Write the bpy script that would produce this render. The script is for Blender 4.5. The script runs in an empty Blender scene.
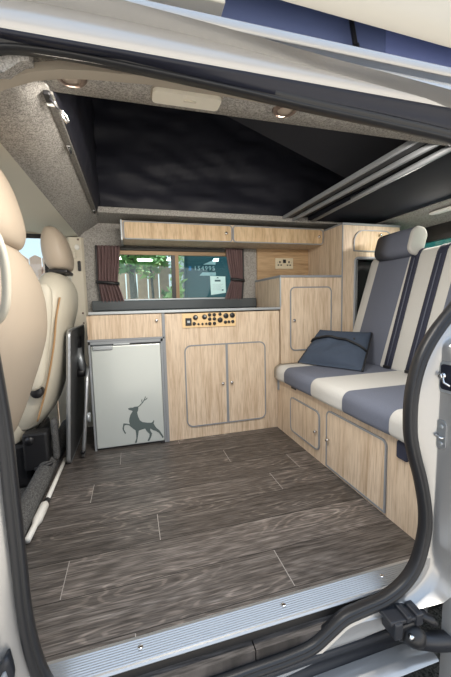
import bpy, bmesh, math, random
from mathutils import Vector, Matrix, noise
random.seed(7)
S = bpy.context.scene
COL = S.collection
R = math.radians

# ------------------------------------------------------------------ materials
def newmat(name):
    m = bpy.data.materials.new(name); m.use_nodes = True
    nt = m.node_tree; b = nt.nodes['Principled BSDF']
    return m, nt, b
def plain(name, col, rough=.5, metal=0., coat=0., spec=.5, bump=0., bscale=300., var=0.):
    m, nt, b = newmat(name)
    b.inputs['Base Color'].default_value = (*col, 1)
    b.inputs['Roughness'].default_value = rough
    b.inputs['Metallic'].default_value = metal
    b.inputs['Coat Weight'].default_value = coat
    b.inputs['Specular IOR Level'].default_value = spec
    tc = nt.nodes.new('ShaderNodeTexCoord')
    nz = nt.nodes.new('ShaderNodeTexNoise'); nz.inputs['Scale'].default_value = bscale
    nz.inputs['Detail'].default_value = 3
    nt.links.new(tc.outputs['Object'], nz.inputs['Vector'])
    if var:
        mr = nt.nodes.new('ShaderNodeMix'); mr.data_type = 'RGBA'
        mr.inputs[6].default_value = (*[c*(1-var) for c in col], 1)
        mr.inputs[7].default_value = (*[min(1, c*(1+var)) for c in col], 1)
        nt.links.new(nz.outputs['Fac'], mr.inputs[0]); nt.links.new(mr.outputs[2], b.inputs['Base Color'])
    if bump:
        bp = nt.nodes.new('ShaderNodeBump'); bp.inputs['Strength'].default_value = bump
        bp.inputs['Distance'].default_value = .002
        nt.links.new(nz.outputs['Fac'], bp.inputs['Height']); nt.links.new(bp.outputs['Normal'], b.inputs['Normal'])
    return m
def ramp(nt, fac, stops):
    r = nt.nodes.new('ShaderNodeValToRGB')
    e = r.color_ramp.elements
    while len(e) < len(stops): e.new(.5)
    for i, (p, c) in enumerate(stops):
        e[i].position = p; e[i].color = (*c, 1)
    nt.links.new(fac, r.inputs['Fac']); return r.outputs['Color']
def oak(name, scale, base=(.63, .495, .36), dark=(.50, .375, .255), light=(.71, .58, .44)):
    m, nt, b = newmat(name)
    tc = nt.nodes.new('ShaderNodeTexCoord')
    mp = nt.nodes.new('ShaderNodeMapping'); mp.inputs['Scale'].default_value = scale
    nt.links.new(tc.outputs['Object'], mp.inputs['Vector'])
    n1 = nt.nodes.new('ShaderNodeTexNoise'); n1.inputs['Scale'].default_value = 1; n1.inputs['Detail'].default_value = 6
    n1.inputs['Roughness'].default_value = .62; n1.inputs['Distortion'].default_value = .5
    nt.links.new(mp.outputs['Vector'], n1.inputs['Vector'])
    c1 = ramp(nt, n1.outputs['Fac'], [(.30, dark), (.44, base), (.60, light), (.75, base)])
    mp2 = nt.nodes.new('ShaderNodeMapping'); mp2.inputs['Scale'].default_value = tuple(s*5 for s in scale)
    nt.links.new(tc.outputs['Object'], mp2.inputs['Vector'])
    n2 = nt.nodes.new('ShaderNodeTexNoise'); n2.inputs['Scale'].default_value = 1; n2.inputs['Detail'].default_value = 4
    nt.links.new(mp2.outputs['Vector'], n2.inputs['Vector'])
    c2 = ramp(nt, n2.outputs['Fac'], [(.35, (.74, .70, .66)), (.55, (1, 1, 1))])
    mx = nt.nodes.new('ShaderNodeMix'); mx.data_type = 'RGBA'; mx.blend_type = 'MULTIPLY'; mx.inputs[0].default_value = .75
    nt.links.new(c1, mx.inputs[6]); nt.links.new(c2, mx.inputs[7])
    nt.links.new(mx.outputs[2], b.inputs['Base Color'])
    b.inputs['Roughness'].default_value = .48
    return m
def plank_mat():
    m, nt, b = newmat('dark_oak_vinyl')
    at = nt.nodes.new('ShaderNodeAttribute'); at.attribute_name = 'rnd'
    tc = nt.nodes.new('ShaderNodeTexCoord')
    off = nt.nodes.new('ShaderNodeVectorMath'); off.operation = 'MULTIPLY_ADD'
    off.inputs[1].default_value = (13.7, 7.3, 5.1)
    nt.links.new(at.outputs['Vector'], off.inputs[0]); nt.links.new(tc.outputs['Object'], off.inputs[2])
    mp = nt.nodes.new('ShaderNodeMapping'); mp.inputs['Scale'].default_value = (3.2, 60, 1)
    nt.links.new(off.outputs[0], mp.inputs['Vector'])
    n1 = nt.nodes.new('ShaderNodeTexNoise'); n1.inputs['Scale'].default_value = 1; n1.inputs['Detail'].default_value = 7
    n1.inputs['Roughness'].default_value = .7; n1.inputs['Distortion'].default_value = .25
    nt.links.new(mp.outputs['Vector'], n1.inputs['Vector'])
    # cathedral rings around knots
    mp3 = nt.nodes.new('ShaderNodeMapping'); mp3.inputs['Scale'].default_value = (1.5, 9, 1)
    nt.links.new(off.outputs[0], mp3.inputs['Vector'])
    n3 = nt.nodes.new('ShaderNodeTexNoise'); n3.inputs['Scale'].default_value = 1; n3.inputs['Detail'].default_value = .4
    nt.links.new(mp3.outputs['Vector'], n3.inputs['Vector'])
    mul = nt.nodes.new('ShaderNodeMath'); mul.operation = 'MULTIPLY'; mul.inputs[1].default_value = 120
    nt.links.new(n3.outputs['Fac'], mul.inputs[0])
    sn = nt.nodes.new('ShaderNodeMath'); sn.operation = 'SINE'; nt.links.new(mul.outputs[0], sn.inputs[0])
    ad = nt.nodes.new('ShaderNodeMath'); ad.operation = 'MULTIPLY_ADD'; ad.inputs[1].default_value = .055
    nt.links.new(sn.outputs[0], ad.inputs[0]); nt.links.new(n1.outputs['Fac'], ad.inputs[2])
    c = ramp(nt, ad.outputs[0], [(.25, (.050, .043, .039)), (.45, (.086, .075, .068)), (.58, (.118, .104, .095)), (.75, (.20, .182, .168))])
    mpf = nt.nodes.new('ShaderNodeMapping'); mpf.inputs['Scale'].default_value = (16, 230, 1)
    nt.links.new(off.outputs[0], mpf.inputs['Vector'])
    nf = nt.nodes.new('ShaderNodeTexNoise'); nf.inputs['Scale'].default_value = 1; nf.inputs['Detail'].default_value = 4
    nt.links.new(mpf.outputs['Vector'], nf.inputs['Vector'])
    cf = ramp(nt, nf.outputs['Fac'], [(.36, (.5, .5, .5)), (.60, (1.3, 1.3, 1.3))])
    mx = nt.nodes.new('ShaderNodeMix'); mx.data_type = 'RGBA'; mx.blend_type = 'MULTIPLY'; mx.inputs[0].default_value = 1
    nt.links.new(c, mx.inputs[6]); nt.links.new(cf, mx.inputs[7])
    # cathedral figure and knots: distorted rings round scattered centres
    mpk = nt.nodes.new('ShaderNodeMapping'); mpk.inputs['Scale'].default_value = (1.7, 8.0, 1)
    nt.links.new(off.outputs[0], mpk.inputs['Vector'])
    nk = nt.nodes.new('ShaderNodeTexNoise'); nk.inputs['Scale'].default_value = 2.2; nk.inputs['Detail'].default_value = 3
    nt.links.new(mpk.outputs['Vector'], nk.inputs['Vector'])
    vk = nt.nodes.new('ShaderNodeTexVoronoi'); vk.voronoi_dimensions = '2D'; vk.inputs['Scale'].default_value = .9; vk.inputs['Randomness'].default_value = .9
    nt.links.new(mpk.outputs['Vector'], vk.inputs['Vector'])
    dk = nt.nodes.new('ShaderNodeMath'); dk.operation = 'MULTIPLY_ADD'; dk.inputs[1].default_value = .55
    nt.links.new(nk.outputs['Fac'], dk.inputs[0]); nt.links.new(vk.outputs['Distance'], dk.inputs[2])
    fk = nt.nodes.new('ShaderNodeMath'); fk.operation = 'MULTIPLY'; fk.inputs[1].default_value = 62; nt.links.new(dk.outputs[0], fk.inputs[0])
    sk_ = nt.nodes.new('ShaderNodeMath'); sk_.operation = 'SINE'; nt.links.new(fk.outputs[0], sk_.inputs[0])
    mk = nt.nodes.new('ShaderNodeMapRange'); mk.inputs[1].default_value = .12; mk.inputs[2].default_value = .60; mk.inputs[3].default_value = 1; mk.inputs[4].default_value = .06
    nt.links.new(vk.outputs['Distance'], mk.inputs[0])
    pk = nt.nodes.new('ShaderNodeMath'); pk.operation = 'MULTIPLY'; nt.links.new(sk_.outputs[0], pk.inputs[0]); nt.links.new(mk.outputs[0], pk.inputs[1])
    ck = ramp(nt, pk.outputs[0], [(0, (1, 1, 1)), (.25, (1, 1, 1)), (.9, (1.75, 1.72, 1.68))])
    mxk = nt.nodes.new('ShaderNodeMix'); mxk.data_type = 'RGBA'; mxk.blend_type = 'MULTIPLY'; mxk.inputs[0].default_value = 1
    nt.links.new(mx.outputs[2], mxk.inputs[6]); nt.links.new(ck, mxk.inputs[7])
    hs = nt.nodes.new('ShaderNodeHueSaturation')
    mr = nt.nodes.new('ShaderNodeMapRange'); mr.inputs[3].default_value = .72; mr.inputs[4].default_value = 1.2
    sp = nt.nodes.new('ShaderNodeSeparateXYZ'); nt.links.new(at.outputs['Vector'], sp.inputs[0])
    nt.links.new(sp.outputs[2], mr.inputs[0]); nt.links.new(mr.outputs[0], hs.inputs['Value'])
    nt.links.new(mxk.outputs[2], hs.inputs['Color']); nt.links.new(hs.outputs[0], b.inputs['Base Color'])
    b.inputs['Roughness'].default_value = .42
    bp = nt.nodes.new('ShaderNodeBump'); bp.inputs['Strength'].default_value = .25; bp.inputs['Distance'].default_value = .001
    nt.links.new(nf.outputs['Fac'], bp.inputs['Height']); nt.links.new(bp.outputs['Normal'], b.inputs['Normal'])
    return m
def carpet(name, lo, hi, sc=420):
    m, nt, b = newmat(name)
    tc = nt.nodes.new('ShaderNodeTexCoord')
    n1 = nt.nodes.new('ShaderNodeTexNoise'); n1.inputs['Scale'].default_value = sc; n1.inputs['Detail'].default_value = 5
    n2 = nt.nodes.new('ShaderNodeTexNoise'); n2.inputs['Scale'].default_value = 130; n2.inputs['Detail'].default_value = 4
    for n in (n1, n2): nt.links.new(tc.outputs['Object'], n.inputs['Vector'])
    ad = nt.nodes.new('ShaderNodeMath'); ad.operation = 'MULTIPLY_ADD'; ad.inputs[1].default_value = .6
    nt.links.new(n2.outputs['Fac'], ad.inputs[0]); nt.links.new(n1.outputs['Fac'], ad.inputs[2])
    c = ramp(nt, ad.outputs[0], [(.62, lo), (.98, hi)])
    nt.links.new(c, b.inputs['Base Color']); b.inputs['Roughness'].default_value = .95
    b.inputs['Specular IOR Level'].default_value = .1
    bp = nt.nodes.new('ShaderNodeBump'); bp.inputs['Strength'].default_value = .6; bp.inputs['Distance'].default_value = .003
    nt.links.new(n1.outputs['Fac'], bp.inputs['Height']); nt.links.new(bp.outputs['Normal'], b.inputs['Normal'])
    return m
def tinted(name, col, gl=.08, rough=.0):
    m = bpy.data.materials.new(name); m.use_nodes = True
    nt = m.node_tree; nt.nodes.clear()
    o = nt.nodes.new('ShaderNodeOutputMaterial'); t = nt.nodes.new('ShaderNodeBsdfTransparent'); t.inputs[0].default_value = (*col, 1)
    g = nt.nodes.new('ShaderNodeBsdfGlossy'); g.inputs['Roughness'].default_value = rough
    x = nt.nodes.new('ShaderNodeMixShader'); x.inputs[0].default_value = gl
    nt.links.new(t.outputs[0], x.inputs[1]); nt.links.new(g.outputs[0], x.inputs[2]); nt.links.new(x.outputs[0], o.inputs[0])
    return m

def paperm():
    m, nt, b = newmat('paper')
    b.inputs['Base Color'].default_value = (.80, .88, .88, 1); b.inputs['Roughness'].default_value = .8
    t = nt.nodes.new('ShaderNodeBsdfTranslucent'); t.inputs[0].default_value = (.85, .95, .95, 1)
    x = nt.nodes.new('ShaderNodeMixShader'); x.inputs[0].default_value = .6
    nt.links.new(b.outputs[0], x.inputs[1]); nt.links.new(t.outputs[0], x.inputs[2]); nt.links.new(x.outputs[0], nt.nodes['Material Output'].inputs[0])
    return m
M = dict(
    oak=oak('sonoma_oak', (34, 34, 2.2)),
    oakh=oak('oak_horizontal', (2.0, 30, 30), (.50, .34, .19), (.33, .21, .11), (.58, .41, .24)),
    oakl=oak('oak_locker', (22, 22, 3.0), (.60, .43, .25), (.44, .29, .16), (.68, .51, .32)),
    plank=plank_mat(),
    seam=plain('seam_line', (.36, .335, .31), .6),
    gap=plain('dark_gap', (.03, .026, .023), .7),
    carpet=carpet('grey_carpet', (.21, .202, .19), (.52, .50, .47), 300),
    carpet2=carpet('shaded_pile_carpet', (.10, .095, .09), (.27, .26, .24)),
    carpetd=carpet('dark_carpet', (.05, .05, .05), (.17, .17, .17)),
    trimgrey=plain('grey_edging', (.26, .275, .295), .4),
    alu=plain('aluminium', (.50, .52, .54), .36, .85),
    alud=plain('dull_aluminium', (.45, .48, .50), .45, .7),
    silver=plain('silver_paint', (.47, .465, .455), .24, .55, .2),
    chrome=plain('chrome', (.75, .75, .75), .15, 1.),
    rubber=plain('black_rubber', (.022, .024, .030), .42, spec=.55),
    rubberl=plain('door_seal', (.014, .015, .018), .42),
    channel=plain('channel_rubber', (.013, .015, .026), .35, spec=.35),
    black=plain('black_plastic', (.016, .016, .018), .4),
    blackm=plain('matt_black', (.010, .010, .011), .8),
    canvas=plain('black_canvas', (.020, .021, .031), .55, spec=.3, bump=.3, bscale=25),
    navylin=plain('navy_lining', (.018, .020, .030), .9, spec=.2, bump=.3, bscale=300),
    board=plain('slate_lining', (.036, .038, .048), .85, bump=.3, bscale=400),
    cream=plain('cream_leather', (.43, .360, .285), .5, bump=.15, bscale=500, var=.04),
    creaml=plain('pale_leather', (.62, .58, .48), .45, bump=.1, bscale=400),
    brown=plain('tan_piping', (.42, .25, .12), .5),
    headl=plain('cab_headlining', (.60, .58, .50), .9, bump=.2, bscale=600),
    ctrim=plain('cream_plastic', (.60, .55, .45), .5),
    btrim=plain('beige_trim', (.34, .30, .245), .6),
    greyfab=plain('slate_fabric', (.150, .166, .215), .95, spec=.15, bump=.7, bscale=650, var=.35),
    creamfab=plain('oatmeal_fabric', (.57, .565, .54), .95, spec=.15, bump=.6, bscale=650, var=.1),
    navy=plain('navy_webbing', (.024, .028, .052), .75, bump=.4, bscale=500),
    bag=plain('bag_denim', (.060, .080, .118), .85, spec=.2, bump=.8, bscale=400, var=.3),
    bagtrim=plain('bag_piping', (.012, .013, .016), .6),
    fridge=plain('fridge_silver', (.57, .61, .59), .28, .2, .3),
    fgrey=plain('fridge_grey', (.30, .32, .34), .4, .2),
    deer=plain('deer_grey', (.095, .125, .125), .5),
    worktop=plain('slate_worktop', (.085, .098, .105), .25, coat=.3),
    table=plain('anthracite_top', (.085, .088, .092), .38),
    socket=plain('ivory_plate', (.74, .66, .48), .4),
    panelp=plain('brass_panel', (.78, .56, .30), .35),
    curtain=plain('plum_curtain', (.20, .130, .130), .9, bump=.4, bscale=300, var=.2),
    lamp=plain('lamp_lens', (.42, .35, .29), .35),
    lamplens=plain('courtesy_lens', (.74, .70, .60), .35),
    lampring=plain('lamp_bezel', (.20, .15, .125), .4, .4),
    white=plain('white_plastic', (.78, .77, .73), .4),
    roofcream=plain('cream_gelcoat', (.55, .51, .43), .35),
    bluecan=plain('blue_canvas', (.13, .17, .34), .7),
    bluecan2=plain('paler_blue_canvas', (.19, .24, .50), .7),
    brownf=plain('bronze_frame', (.24, .165, .095), .45, .4),
    blind=plain('blind_cassette', (.035, .035, .032), .6, var=.6, bscale=120),
    glass=tinted('teal_tint_glass', (.86, .99, .98), .05),
    glassc=tinted('clear_glass', (.80, .90, .93), .06),
    glassr=tinted('green_tint_glass', (.42, .80, .70), .06),
    paper=paperm(),
    ink=plain('ink', (.10, .16, .19), .8),
    paving=plain('pale_concrete', (.62, .57, .50), .85, bump=.3, bscale=30, var=.1),
    asphalt=carpet('asphalt', (.045, .043, .041), (.21, .20, .19), 160),
    fence=plain('fence_board', (.88, .52, .38), .8, var=.25, bscale=14),
    leaf=plain('leaf', (.22, .42, .14), .6, var=.4, bscale=9),
    leafl=plain('pale_leaf', (.52, .68, .26), .6, var=.3, bscale=9),
    bark=plain('bark', (.13, .115, .10), .9, bump=1, bscale=40, var=.4),
    vanblue=plain('teal_van_paint', (.045, .135, .17), .25, .2, .6),
    vanwhite=plain('white_lettering', (.50, .66, .70), .5),
    vanbluemark=plain('blue_mark', (.05, .25, .60), .5),
)

# ------------------------------------------------------------------ helpers
class MB:
    """collects shapes in world coordinates; build() links them as ONE mesh object"""
    def __init__(s): s.bm = bmesh.new(); s.mi = 0
    def _set(s, faces):
        for f in faces: f.material_index = s.mi
    def box(s, x0, x1, y0, y1, z0, z1, bev=0., seg=2, rot=None):
        r = bmesh.ops.create_cube(s.bm, size=1)
        vs = r['verts']
        for v in vs:
            v.co = Vector((x0+(v.co.x+.5)*(x1-x0), y0+(v.co.y+.5)*(y1-y0), z0+(v.co.z+.5)*(z1-z0)))
        fs = set(f for v in vs for f in v.link_faces); s._set(fs)
        if bev:
            es = list(set(e for v in vs for e in v.link_edges))
            rr = bmesh.ops.bevel(s.bm, geom=es, offset=bev, segments=seg, affect='EDGES', profile=.5)
            s._set(rr['faces']); vs = list(set(v for f in rr['faces'] for v in f.verts) | set(v for v in vs if v.is_valid))
        if rot:
            c, ax, an = rot
            bmesh.ops.rotate(s.bm, verts=[v for v in vs if v.is_valid], cent=c, matrix=Matrix.Rotation(an, 3, ax))
        return vs
    def poly(s, pts, off):
        """closed planar polygon pts extruded by vector off"""
        off = Vector(off); a = [s.bm.verts.new(p) for p in pts]; b = [s.bm.verts.new(Vector(p)+off) for p in pts]
        n = len(a); fs = [s.bm.faces.new(a), s.bm.faces.new(b[::-1])]
        for i in range(n): fs.append(s.bm.faces.new((a[i], b[i], b[(i+1) % n], a[(i+1) % n])))
        s._set(fs)
    def loft(s, rings, cap=True, closed=True, mats=None, loop=False):
        L = [[s.bm.verts.new(p) for p in r] for r in rings]
        n = len(L[0]); fs = []
        rng = range(len(L)) if loop else range(len(L)-1)
        for k in rng:
            A, B = L[k], L[(k+1) % len(L)]
            for i in range(n if closed else n-1):
                f = s.bm.faces.new((A[i], A[(i+1) % n], B[(i+1) % n], B[i]))
                f.material_index = mats[k] if mats else s.mi; f.smooth = True; fs.append(f)
        if cap and not loop and closed:
            for r, k in ((L[0], 0), (L[-1], -1)):
                f = s.bm.faces.new(r); f.material_index = mats[k] if mats else s.mi; f.smooth = True
        return L
    def tube(s, path, rad, n=10, loop=False, squash=None):
        path = [Vector(p) for p in path]; rings = []; up = None
        for i, p in enumerate(path):
            if loop: t = path[(i+1) % len(path)]-path[i-1]
            else: t = path[min(i+1, len(path)-1)]-path[max(i-1, 0)]
            t.normalize()
            if up is None:
                up = Vector((0, 0, 1)) if abs(t.z) < .9 else Vector((0, 1, 0))
            a = t.cross(up).normalized(); b = a.cross(t).normalized(); up = b
            r = rad[i] if isinstance(rad, (list, tuple)) else rad
            rings.append([p+(a*math.cos(2*math.pi*j/n)+b*math.sin(2*math.pi*j/n))*r for j in range(n)])
        s.loft(rings, loop=loop)
    def cyl(s, p0, p1, r, n=20): s.tube([p0, p1], r, n)
    def lathe(s, prof, cen, axis='Y', n=24, sx=1.):
        """profile [(radius, height)] around axis through cen"""
        cen = Vector(cen); rings = []
        for r, h in prof:
            ring = []
            for j in range(n):
                c, d = r*math.cos(2*math.pi*j/n)*sx, r*math.sin(2*math.pi*j/n)
                ring.append(cen+Vector({'Y': (c, h, d), 'X': (h, c, d), 'Z': (c, d, h)}[axis]))
            rings.append(ring)
        s.loft(rings)
    def build(s, name, mat, parent=None, smooth=False, origin=None):
        bmesh.ops.recalc_face_normals(s.bm, faces=s.bm.faces)
        me = bpy.data.meshes.new(name)
        if parent is not None:
            o0 = Vector(parent['_o'])
        elif origin is not None: o0 = Vector(origin)
        else:
            xs = [v.co for v in s.bm.verts]
            o0 = Vector(((min(v.x for v in xs)+max(v.x for v in xs))/2, (min(v.y for v in xs)+max(v.y for v in xs))/2, min(v.z for v in xs)))
        for v in s.bm.verts: v.co -= o0
        if smooth:
            for f in s.bm.faces: f.smooth = True
        s.bm.to_mesh(me); s.bm.free()
        if isinstance(smooth, float) or isinstance(smooth, int) and not isinstance(smooth, bool):
            me.set_sharp_from_angle(angle=R(smooth))
        for mm in (mat if isinstance(mat, (list, tuple)) else [mat]): me.materials.append(M[mm])
        o = bpy.data.objects.new(name, me); COL.objects.link(o)
        if parent is not None: o.parent = parent
        else: o.location = o0
        o['_o'] = tuple(o0)
        return o
def tag(o, label, cat, group=None):
    o['label'] = label; o['category'] = cat
    if group: o['group'] = group
    return o
def thing(name, loc, label, cat, group=None):
    o = bpy.data.objects.new(name, None); COL.objects.link(o); o.location = loc; o['_o'] = tuple(loc)
    o.empty_display_size = .05
    return tag(o, label, cat, group)
def struct(o, label=None):
    o['kind'] = 'structure'
    if label: o['label'] = label
    return o
def copy_tree(o, parent=None):
    c = o.copy(); COL.objects.link(c)
    if parent: c.parent = parent
    for ch in [q for q in bpy.data.objects if q.parent == o]: copy_tree(ch, c)
    return c
def bx(name, mat, parent, *a, **k):
    m = MB(); m.box(*a, **k); return m.build(name, mat, parent)
def rrect(u0, u1, v0, v1, r, n=5):
    """rounded rectangle outline; r = single radius or (bl, br, tr, tl)"""
    if not isinstance(r, (tuple, list)): r = (r,)*4
    out = []
    for (cu, cv, rr, a0) in ((u0, v0, r[0], 180), (u1, v0, r[1], 270), (u1, v1, r[2], 0), (u0, v1, r[3], 90)):
        if rr < 1e-5: out.append((cu, cv)); continue
        px = cu+rr if cu == u0 else cu-rr; pz = cv+rr if cv == v0 else cv-rr
        for i in range(n+1):
            a = R(a0+90*i/n); out.append((px+rr*math.cos(a), pz+rr*math.sin(a)))
    return out
def door_panel(par, plane, at, u0, u1, v0, v1, r, mat='oak', name='door', trim='trimgrey', tw=.0065):
    """flush cupboard door with a thin edging strip around it. plane 'Y': face at Y=at looking to -Y; plane 'X': face at X=at looking to -X"""
    def P(u, v, d): return (u, at+d, v) if plane == 'Y' else (at+d, u, v)
    o = rrect(u0, u1, v0, v1, r)
    m = MB(); m.poly([P(u, v, -.005) for u, v in o], (P(0, 0, 0) and ((0, .004, 0) if plane == 'Y' else (.004, 0, 0))))
    d = m.build(name, mat, par)
    t = MB(); k = len(o)
    rr = r if isinstance(r, (tuple, list)) else (r,)*4
    oo = rrect(u0-tw*.35, u1+tw*.35, v0-tw*.35, v1+tw*.35, [q+tw*.35 if q else 0 for q in rr])
    ii = rrect(u0+tw*.65, u1-tw*.65, v0+tw*.65, v1-tw*.65, [max(q-tw*.65, .002) if q else 0 for q in rr])
    rings = []
    for i in range(len(oo)):
        a, b = oo[i], ii[i]
        rings.append([P(*a, -.001), P(*a, -.0075), P(*b, -.0075), P(*b, -.001)])
    t.loft(rings, loop=True)
    e = t.build('edging', trim, d)
    for f in e.data.polygons: f.use_smooth = False
    return d
def knob(par, p, axis='Y', r=.0085):
    m = MB(); s = -1
    m.lathe([(.004, 0), (.004, s*.006), (r, s*.007), (r, s*.013), (r*.75, s*.0155), (.001, s*.016)], p, axis, 14)
    return m.build('knob', 'chrome', par)
def bilerp(a, b, c, d, u, v):
    return a*(1-u)*(1-v)+b*u*(1-v)+c*u*v+d*(1-u)*v

# ------------------------------------------------------------------ camera, world, lights
cam = bpy.data.cameras.new('camera'); co = bpy.data.objects.new('camera', cam); COL.objects.link(co)
co.location = (-.81084, -1.76775, .74343); co.rotation_euler = (1.46703811, .0235591, -.27746605)
cam.sensor_fit = 'VERTICAL'; cam.sensor_height = 36; cam.lens = 17.4749; cam.clip_start = .02
S.camera = co
w = bpy.data.worlds.new('sky'); S.world = w; w.use_nodes = True
nt = w.node_tree; bg = nt.nodes['Background']
tc = nt.nodes.new('ShaderNodeTexCoord'); sp = nt.nodes.new('ShaderNodeSeparateXYZ'); nt.links.new(tc.outputs['Generated'], sp.inputs[0])
mr = nt.nodes.new('ShaderNodeMapRange'); mr.inputs[1].default_value = -.3; mr.inputs[2].default_value = .9
nt.links.new(sp.outputs[2], mr.inputs[0])
cr = ramp(nt, mr.outputs[0], [(0, (.45, .42, .38)), (.22, (.62, .60, .57)), (.34, (.86, .90, .95)), (1, (.60, .76, 1.0))])
nt.links.new(cr, bg.inputs['Color']); bg.inputs['Strength'].default_value = 1.0
sun = bpy.data.lights.new('sun', 'SUN'); so = bpy.data.objects.new('sun', sun); COL.objects.link(so)
sun.energy = 5.0; sun.angle = R(1.0); sun.color = (1, .93, .82)
so.rotation_euler = Vector((.45, .30, .84)).to_track_quat('Z', 'Y').to_euler()
S.view_settings.view_transform = 'Standard'; S.view_settings.look = 'None'; S.view_settings.gamma = 1
S.view_settings.use_curve_mapping = False; S.view_settings.exposure = .62

# ------------------------------------------------------------------ setting: ground, floor
m = MB(); m.box(-30, 30, .62, 3.6, -.5, -.49); struct(m.build('ground_bounce_far', 'paving'), 'pale paving added between the van and the fence to bounce light onto the fence')  # added pale slab that bounces sunlight onto the fence
m = MB(); m.box(-30, 30, -2.0, 30, -.56, -.5); struct(m.build('ground', 'asphalt'), 'dark speckled asphalt outside the van')
m = MB(); m.box(-30, 30, -30, -2.0, -.56, -.5); struct(m.build('ground_bounce_near', 'paving'), 'unseen pale concrete ground added to bounce light into the van')  # added out of view, pale so that sunlight bounces into the van

def make_floor():
    bm = bmesh.new(); rl = bm.faces.layers.float_vector.new('rnd')
    rows = [(-1.125, -1.052), (-1.052, -.912), (-.912, -.770), (-.770, -.628), (-.628, -.486), (-.486, -.344), (-.344, -.202), (-.202, -.06), (-.06, .42)]
    seams = [[-.84], [-1.9, -.434], [-1.025, .3], [-.76, .5], [-.263, -1.3], [-1.0, -.113], [-.396, .7], [-.9, .3], [-.6, .6]]
    X0, X1 = -1.185, 1.0
    rnd = random.Random(11)
    for (y0, y1), sm in zip(rows, seams):
        xs = sorted([X0]+[q for q in sm if X0 < q < X1]+[X1])
        for a, b in zip(xs, xs[1:]):
            g = .0013
            vs = [bm.verts.new((x, y, 0)) for x, y in ((a+g, y0+g), (b-g, y0+g), (b-g, y1-g), (a+g, y1-g))]
            f = bm.faces.new(vs); f[rl] = (rnd.random(), rnd.random(), rnd.random()); f.material_index = 0
            if b < X1-.01:
                h = .0011
                f = bm.faces.new([bm.verts.new(q) for q in ((b-h, y0+.003, .0003), (b+h, y0+.003, .0003), (b+h, y1-.003, .0003), (b-h, y1-.003, .0003))]); f.material_index = 1
    def slab(x0, x1, y0, y1, z0, z1, mi):
        r = bmesh.ops.create_cube(bm, size=1)
        for v in r['verts']: v.co = ((x0+x1)/2+v.co.x*(x1-x0), (y0+y1)/2+v.co.y*(y1-y0), (z0+z1)/2+v.co.z*(z1-z0))
        for f in set(f for v in r['verts'] for f in v.link_faces):
            f.material_index = mi; f[rl] = (.3, .8, .55)
    slab(X0, X1, -1.125, .42, -.04, -.0006, 2)
    # lower step board under the sill strip, in two pieces
    slab(-1.02, -.585, -1.150, -1.05, -.075, -.026, 0)
    slab(-.582, .05, -1.150, -1.05, -.075, -.026, 0)
    me = bpy.data.meshes.new('floor'); bm.to_mesh(me); bm.free()
    for k in ('plank', 'seam', 'gap'): me.materials.append(M[k])
    o = bpy.data.objects.new('floor', me); COL.objects.link(o); struct(o, 'dark grey oak plank floor of the living area')
make_floor()

# ribbed aluminium tread strip on the sill
m = MB()
prof = [(-1.128, -.004), (-1.131, .001), (-1.128, .005)]
for i in range(9):
    y = -1.124+i*.0056
    prof += [(y, .0055), (y+.0018, .0072), (y+.0036, .0072), (y+.0050, .0050)]
prof += [(-1.068, .005), (-1.065, .0005)]
m.loft([[(x, y, z) for y, z in prof] for x in (-1.03, .04)])
st = m.build('trim_1', 'alu'); struct(st, 'ribbed aluminium tread strip along the door sill')
for f in st.data.polygons: f.use_smooth = False
for x in (-.83, -.49, -.2):
    m = MB(); m.lathe([(.006, 0), (.006, .002), (.003, .0028), (.0005, .0028)], (x, -1.097, .0066), 'Z', 12); m.build('screw', 'chrome', st)

# ------------------------------------------------------------------ door opening: seal and silver body
def yz(z):
    if z < .72: return -1.160
    return -1.160+(z-.72)*(.085/.45)
loop = [(-.80, -.063), (-.647, -.062), (-.602, -.061), (-.517, -.060), (-.449, -.053), (-.401, -.028), (-.361, -.006), (-.313, .001), (-.247, .009),
        (-.190, .034), (-.150, .080), (-.130, .150), (-.128, .20), (-.135, .249), (-.150, .309), (-.172, .375), (-.185, .435), (-.184, .521), (-.164, .598), (-.128, .657), (-.080, .708),
        (-.030, .752), (.03, .81), (.075, .89), (.095, .98), (.085, 1.08), (.045, 1.135), (-.02, 1.155), (-.2, 1.168), (-.42, 1.181), (-.6, 1.195), (-.80, 1.207), (-.93, 1.210),
        (-1.02, 1.198), (-1.06, 1.15), (-1.075, 1.08), (-1.06, .95), (-1.04, .75), (-1.026, .56), (-1.024, .458), (-1.022, .311), (-1.021, .216), (-1.015, .136), (-1.000, .060), (-.975, .005), (-.935, -.038), (-.88, -.058)]
def smooth_loop(p, k=4):
    n = len(p); out = []
    for i in range(n):
        a, b, c, d = (Vector(p[(i+j-1) % n]) for j in range(4))
        for t in range(k):
            t /= k
            out.append(.5*((2*b)+(c-a)*t+(2*a-5*b+4*c-d)*t*t+(3*b-a-3*c+d)*t**3))
    return out
LP = smooth_loop(loop)
N = len(LP); OUT = []
for i in range(N):
    t = (LP[(i+1) % N]-LP[i-1]).normalized(); OUT.append(Vector((t.y, -t.x)))   # outward (loop is counter-clockwise)
def strip(prof, closed=True):
    rings = []
    for p, o in zip(LP, OUT):
        rings.append([(p.x+o.x*d, yz(p.y)+y, p.y+o.y*d) for d, y in prof])
    mm = MB(); mm.loft(rings, closed=closed, loop=True); return mm
# fat rubber seal with a lip and a groove
seal = strip([(-.008, .018), (-.012, .006), (-.013, -.003), (-.011, -.009), (-.008, -.0105), (-.006, -.007), (-.004, -.0105), (.002, -.014), (.008, -.011), (.011, -.004), (.011, .006), (.004, .022)])
struct(seal.build('trim_2', 'rubberl'), 'black rubber seal around the sliding door opening')
def jamb_w(p, o):
    if o.x < .2 or p.x < -.4: return 0
    return max(0, min(1, (.69-p.y)/.06))*max(0, min(1, (p.y-.07)/.06))
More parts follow.
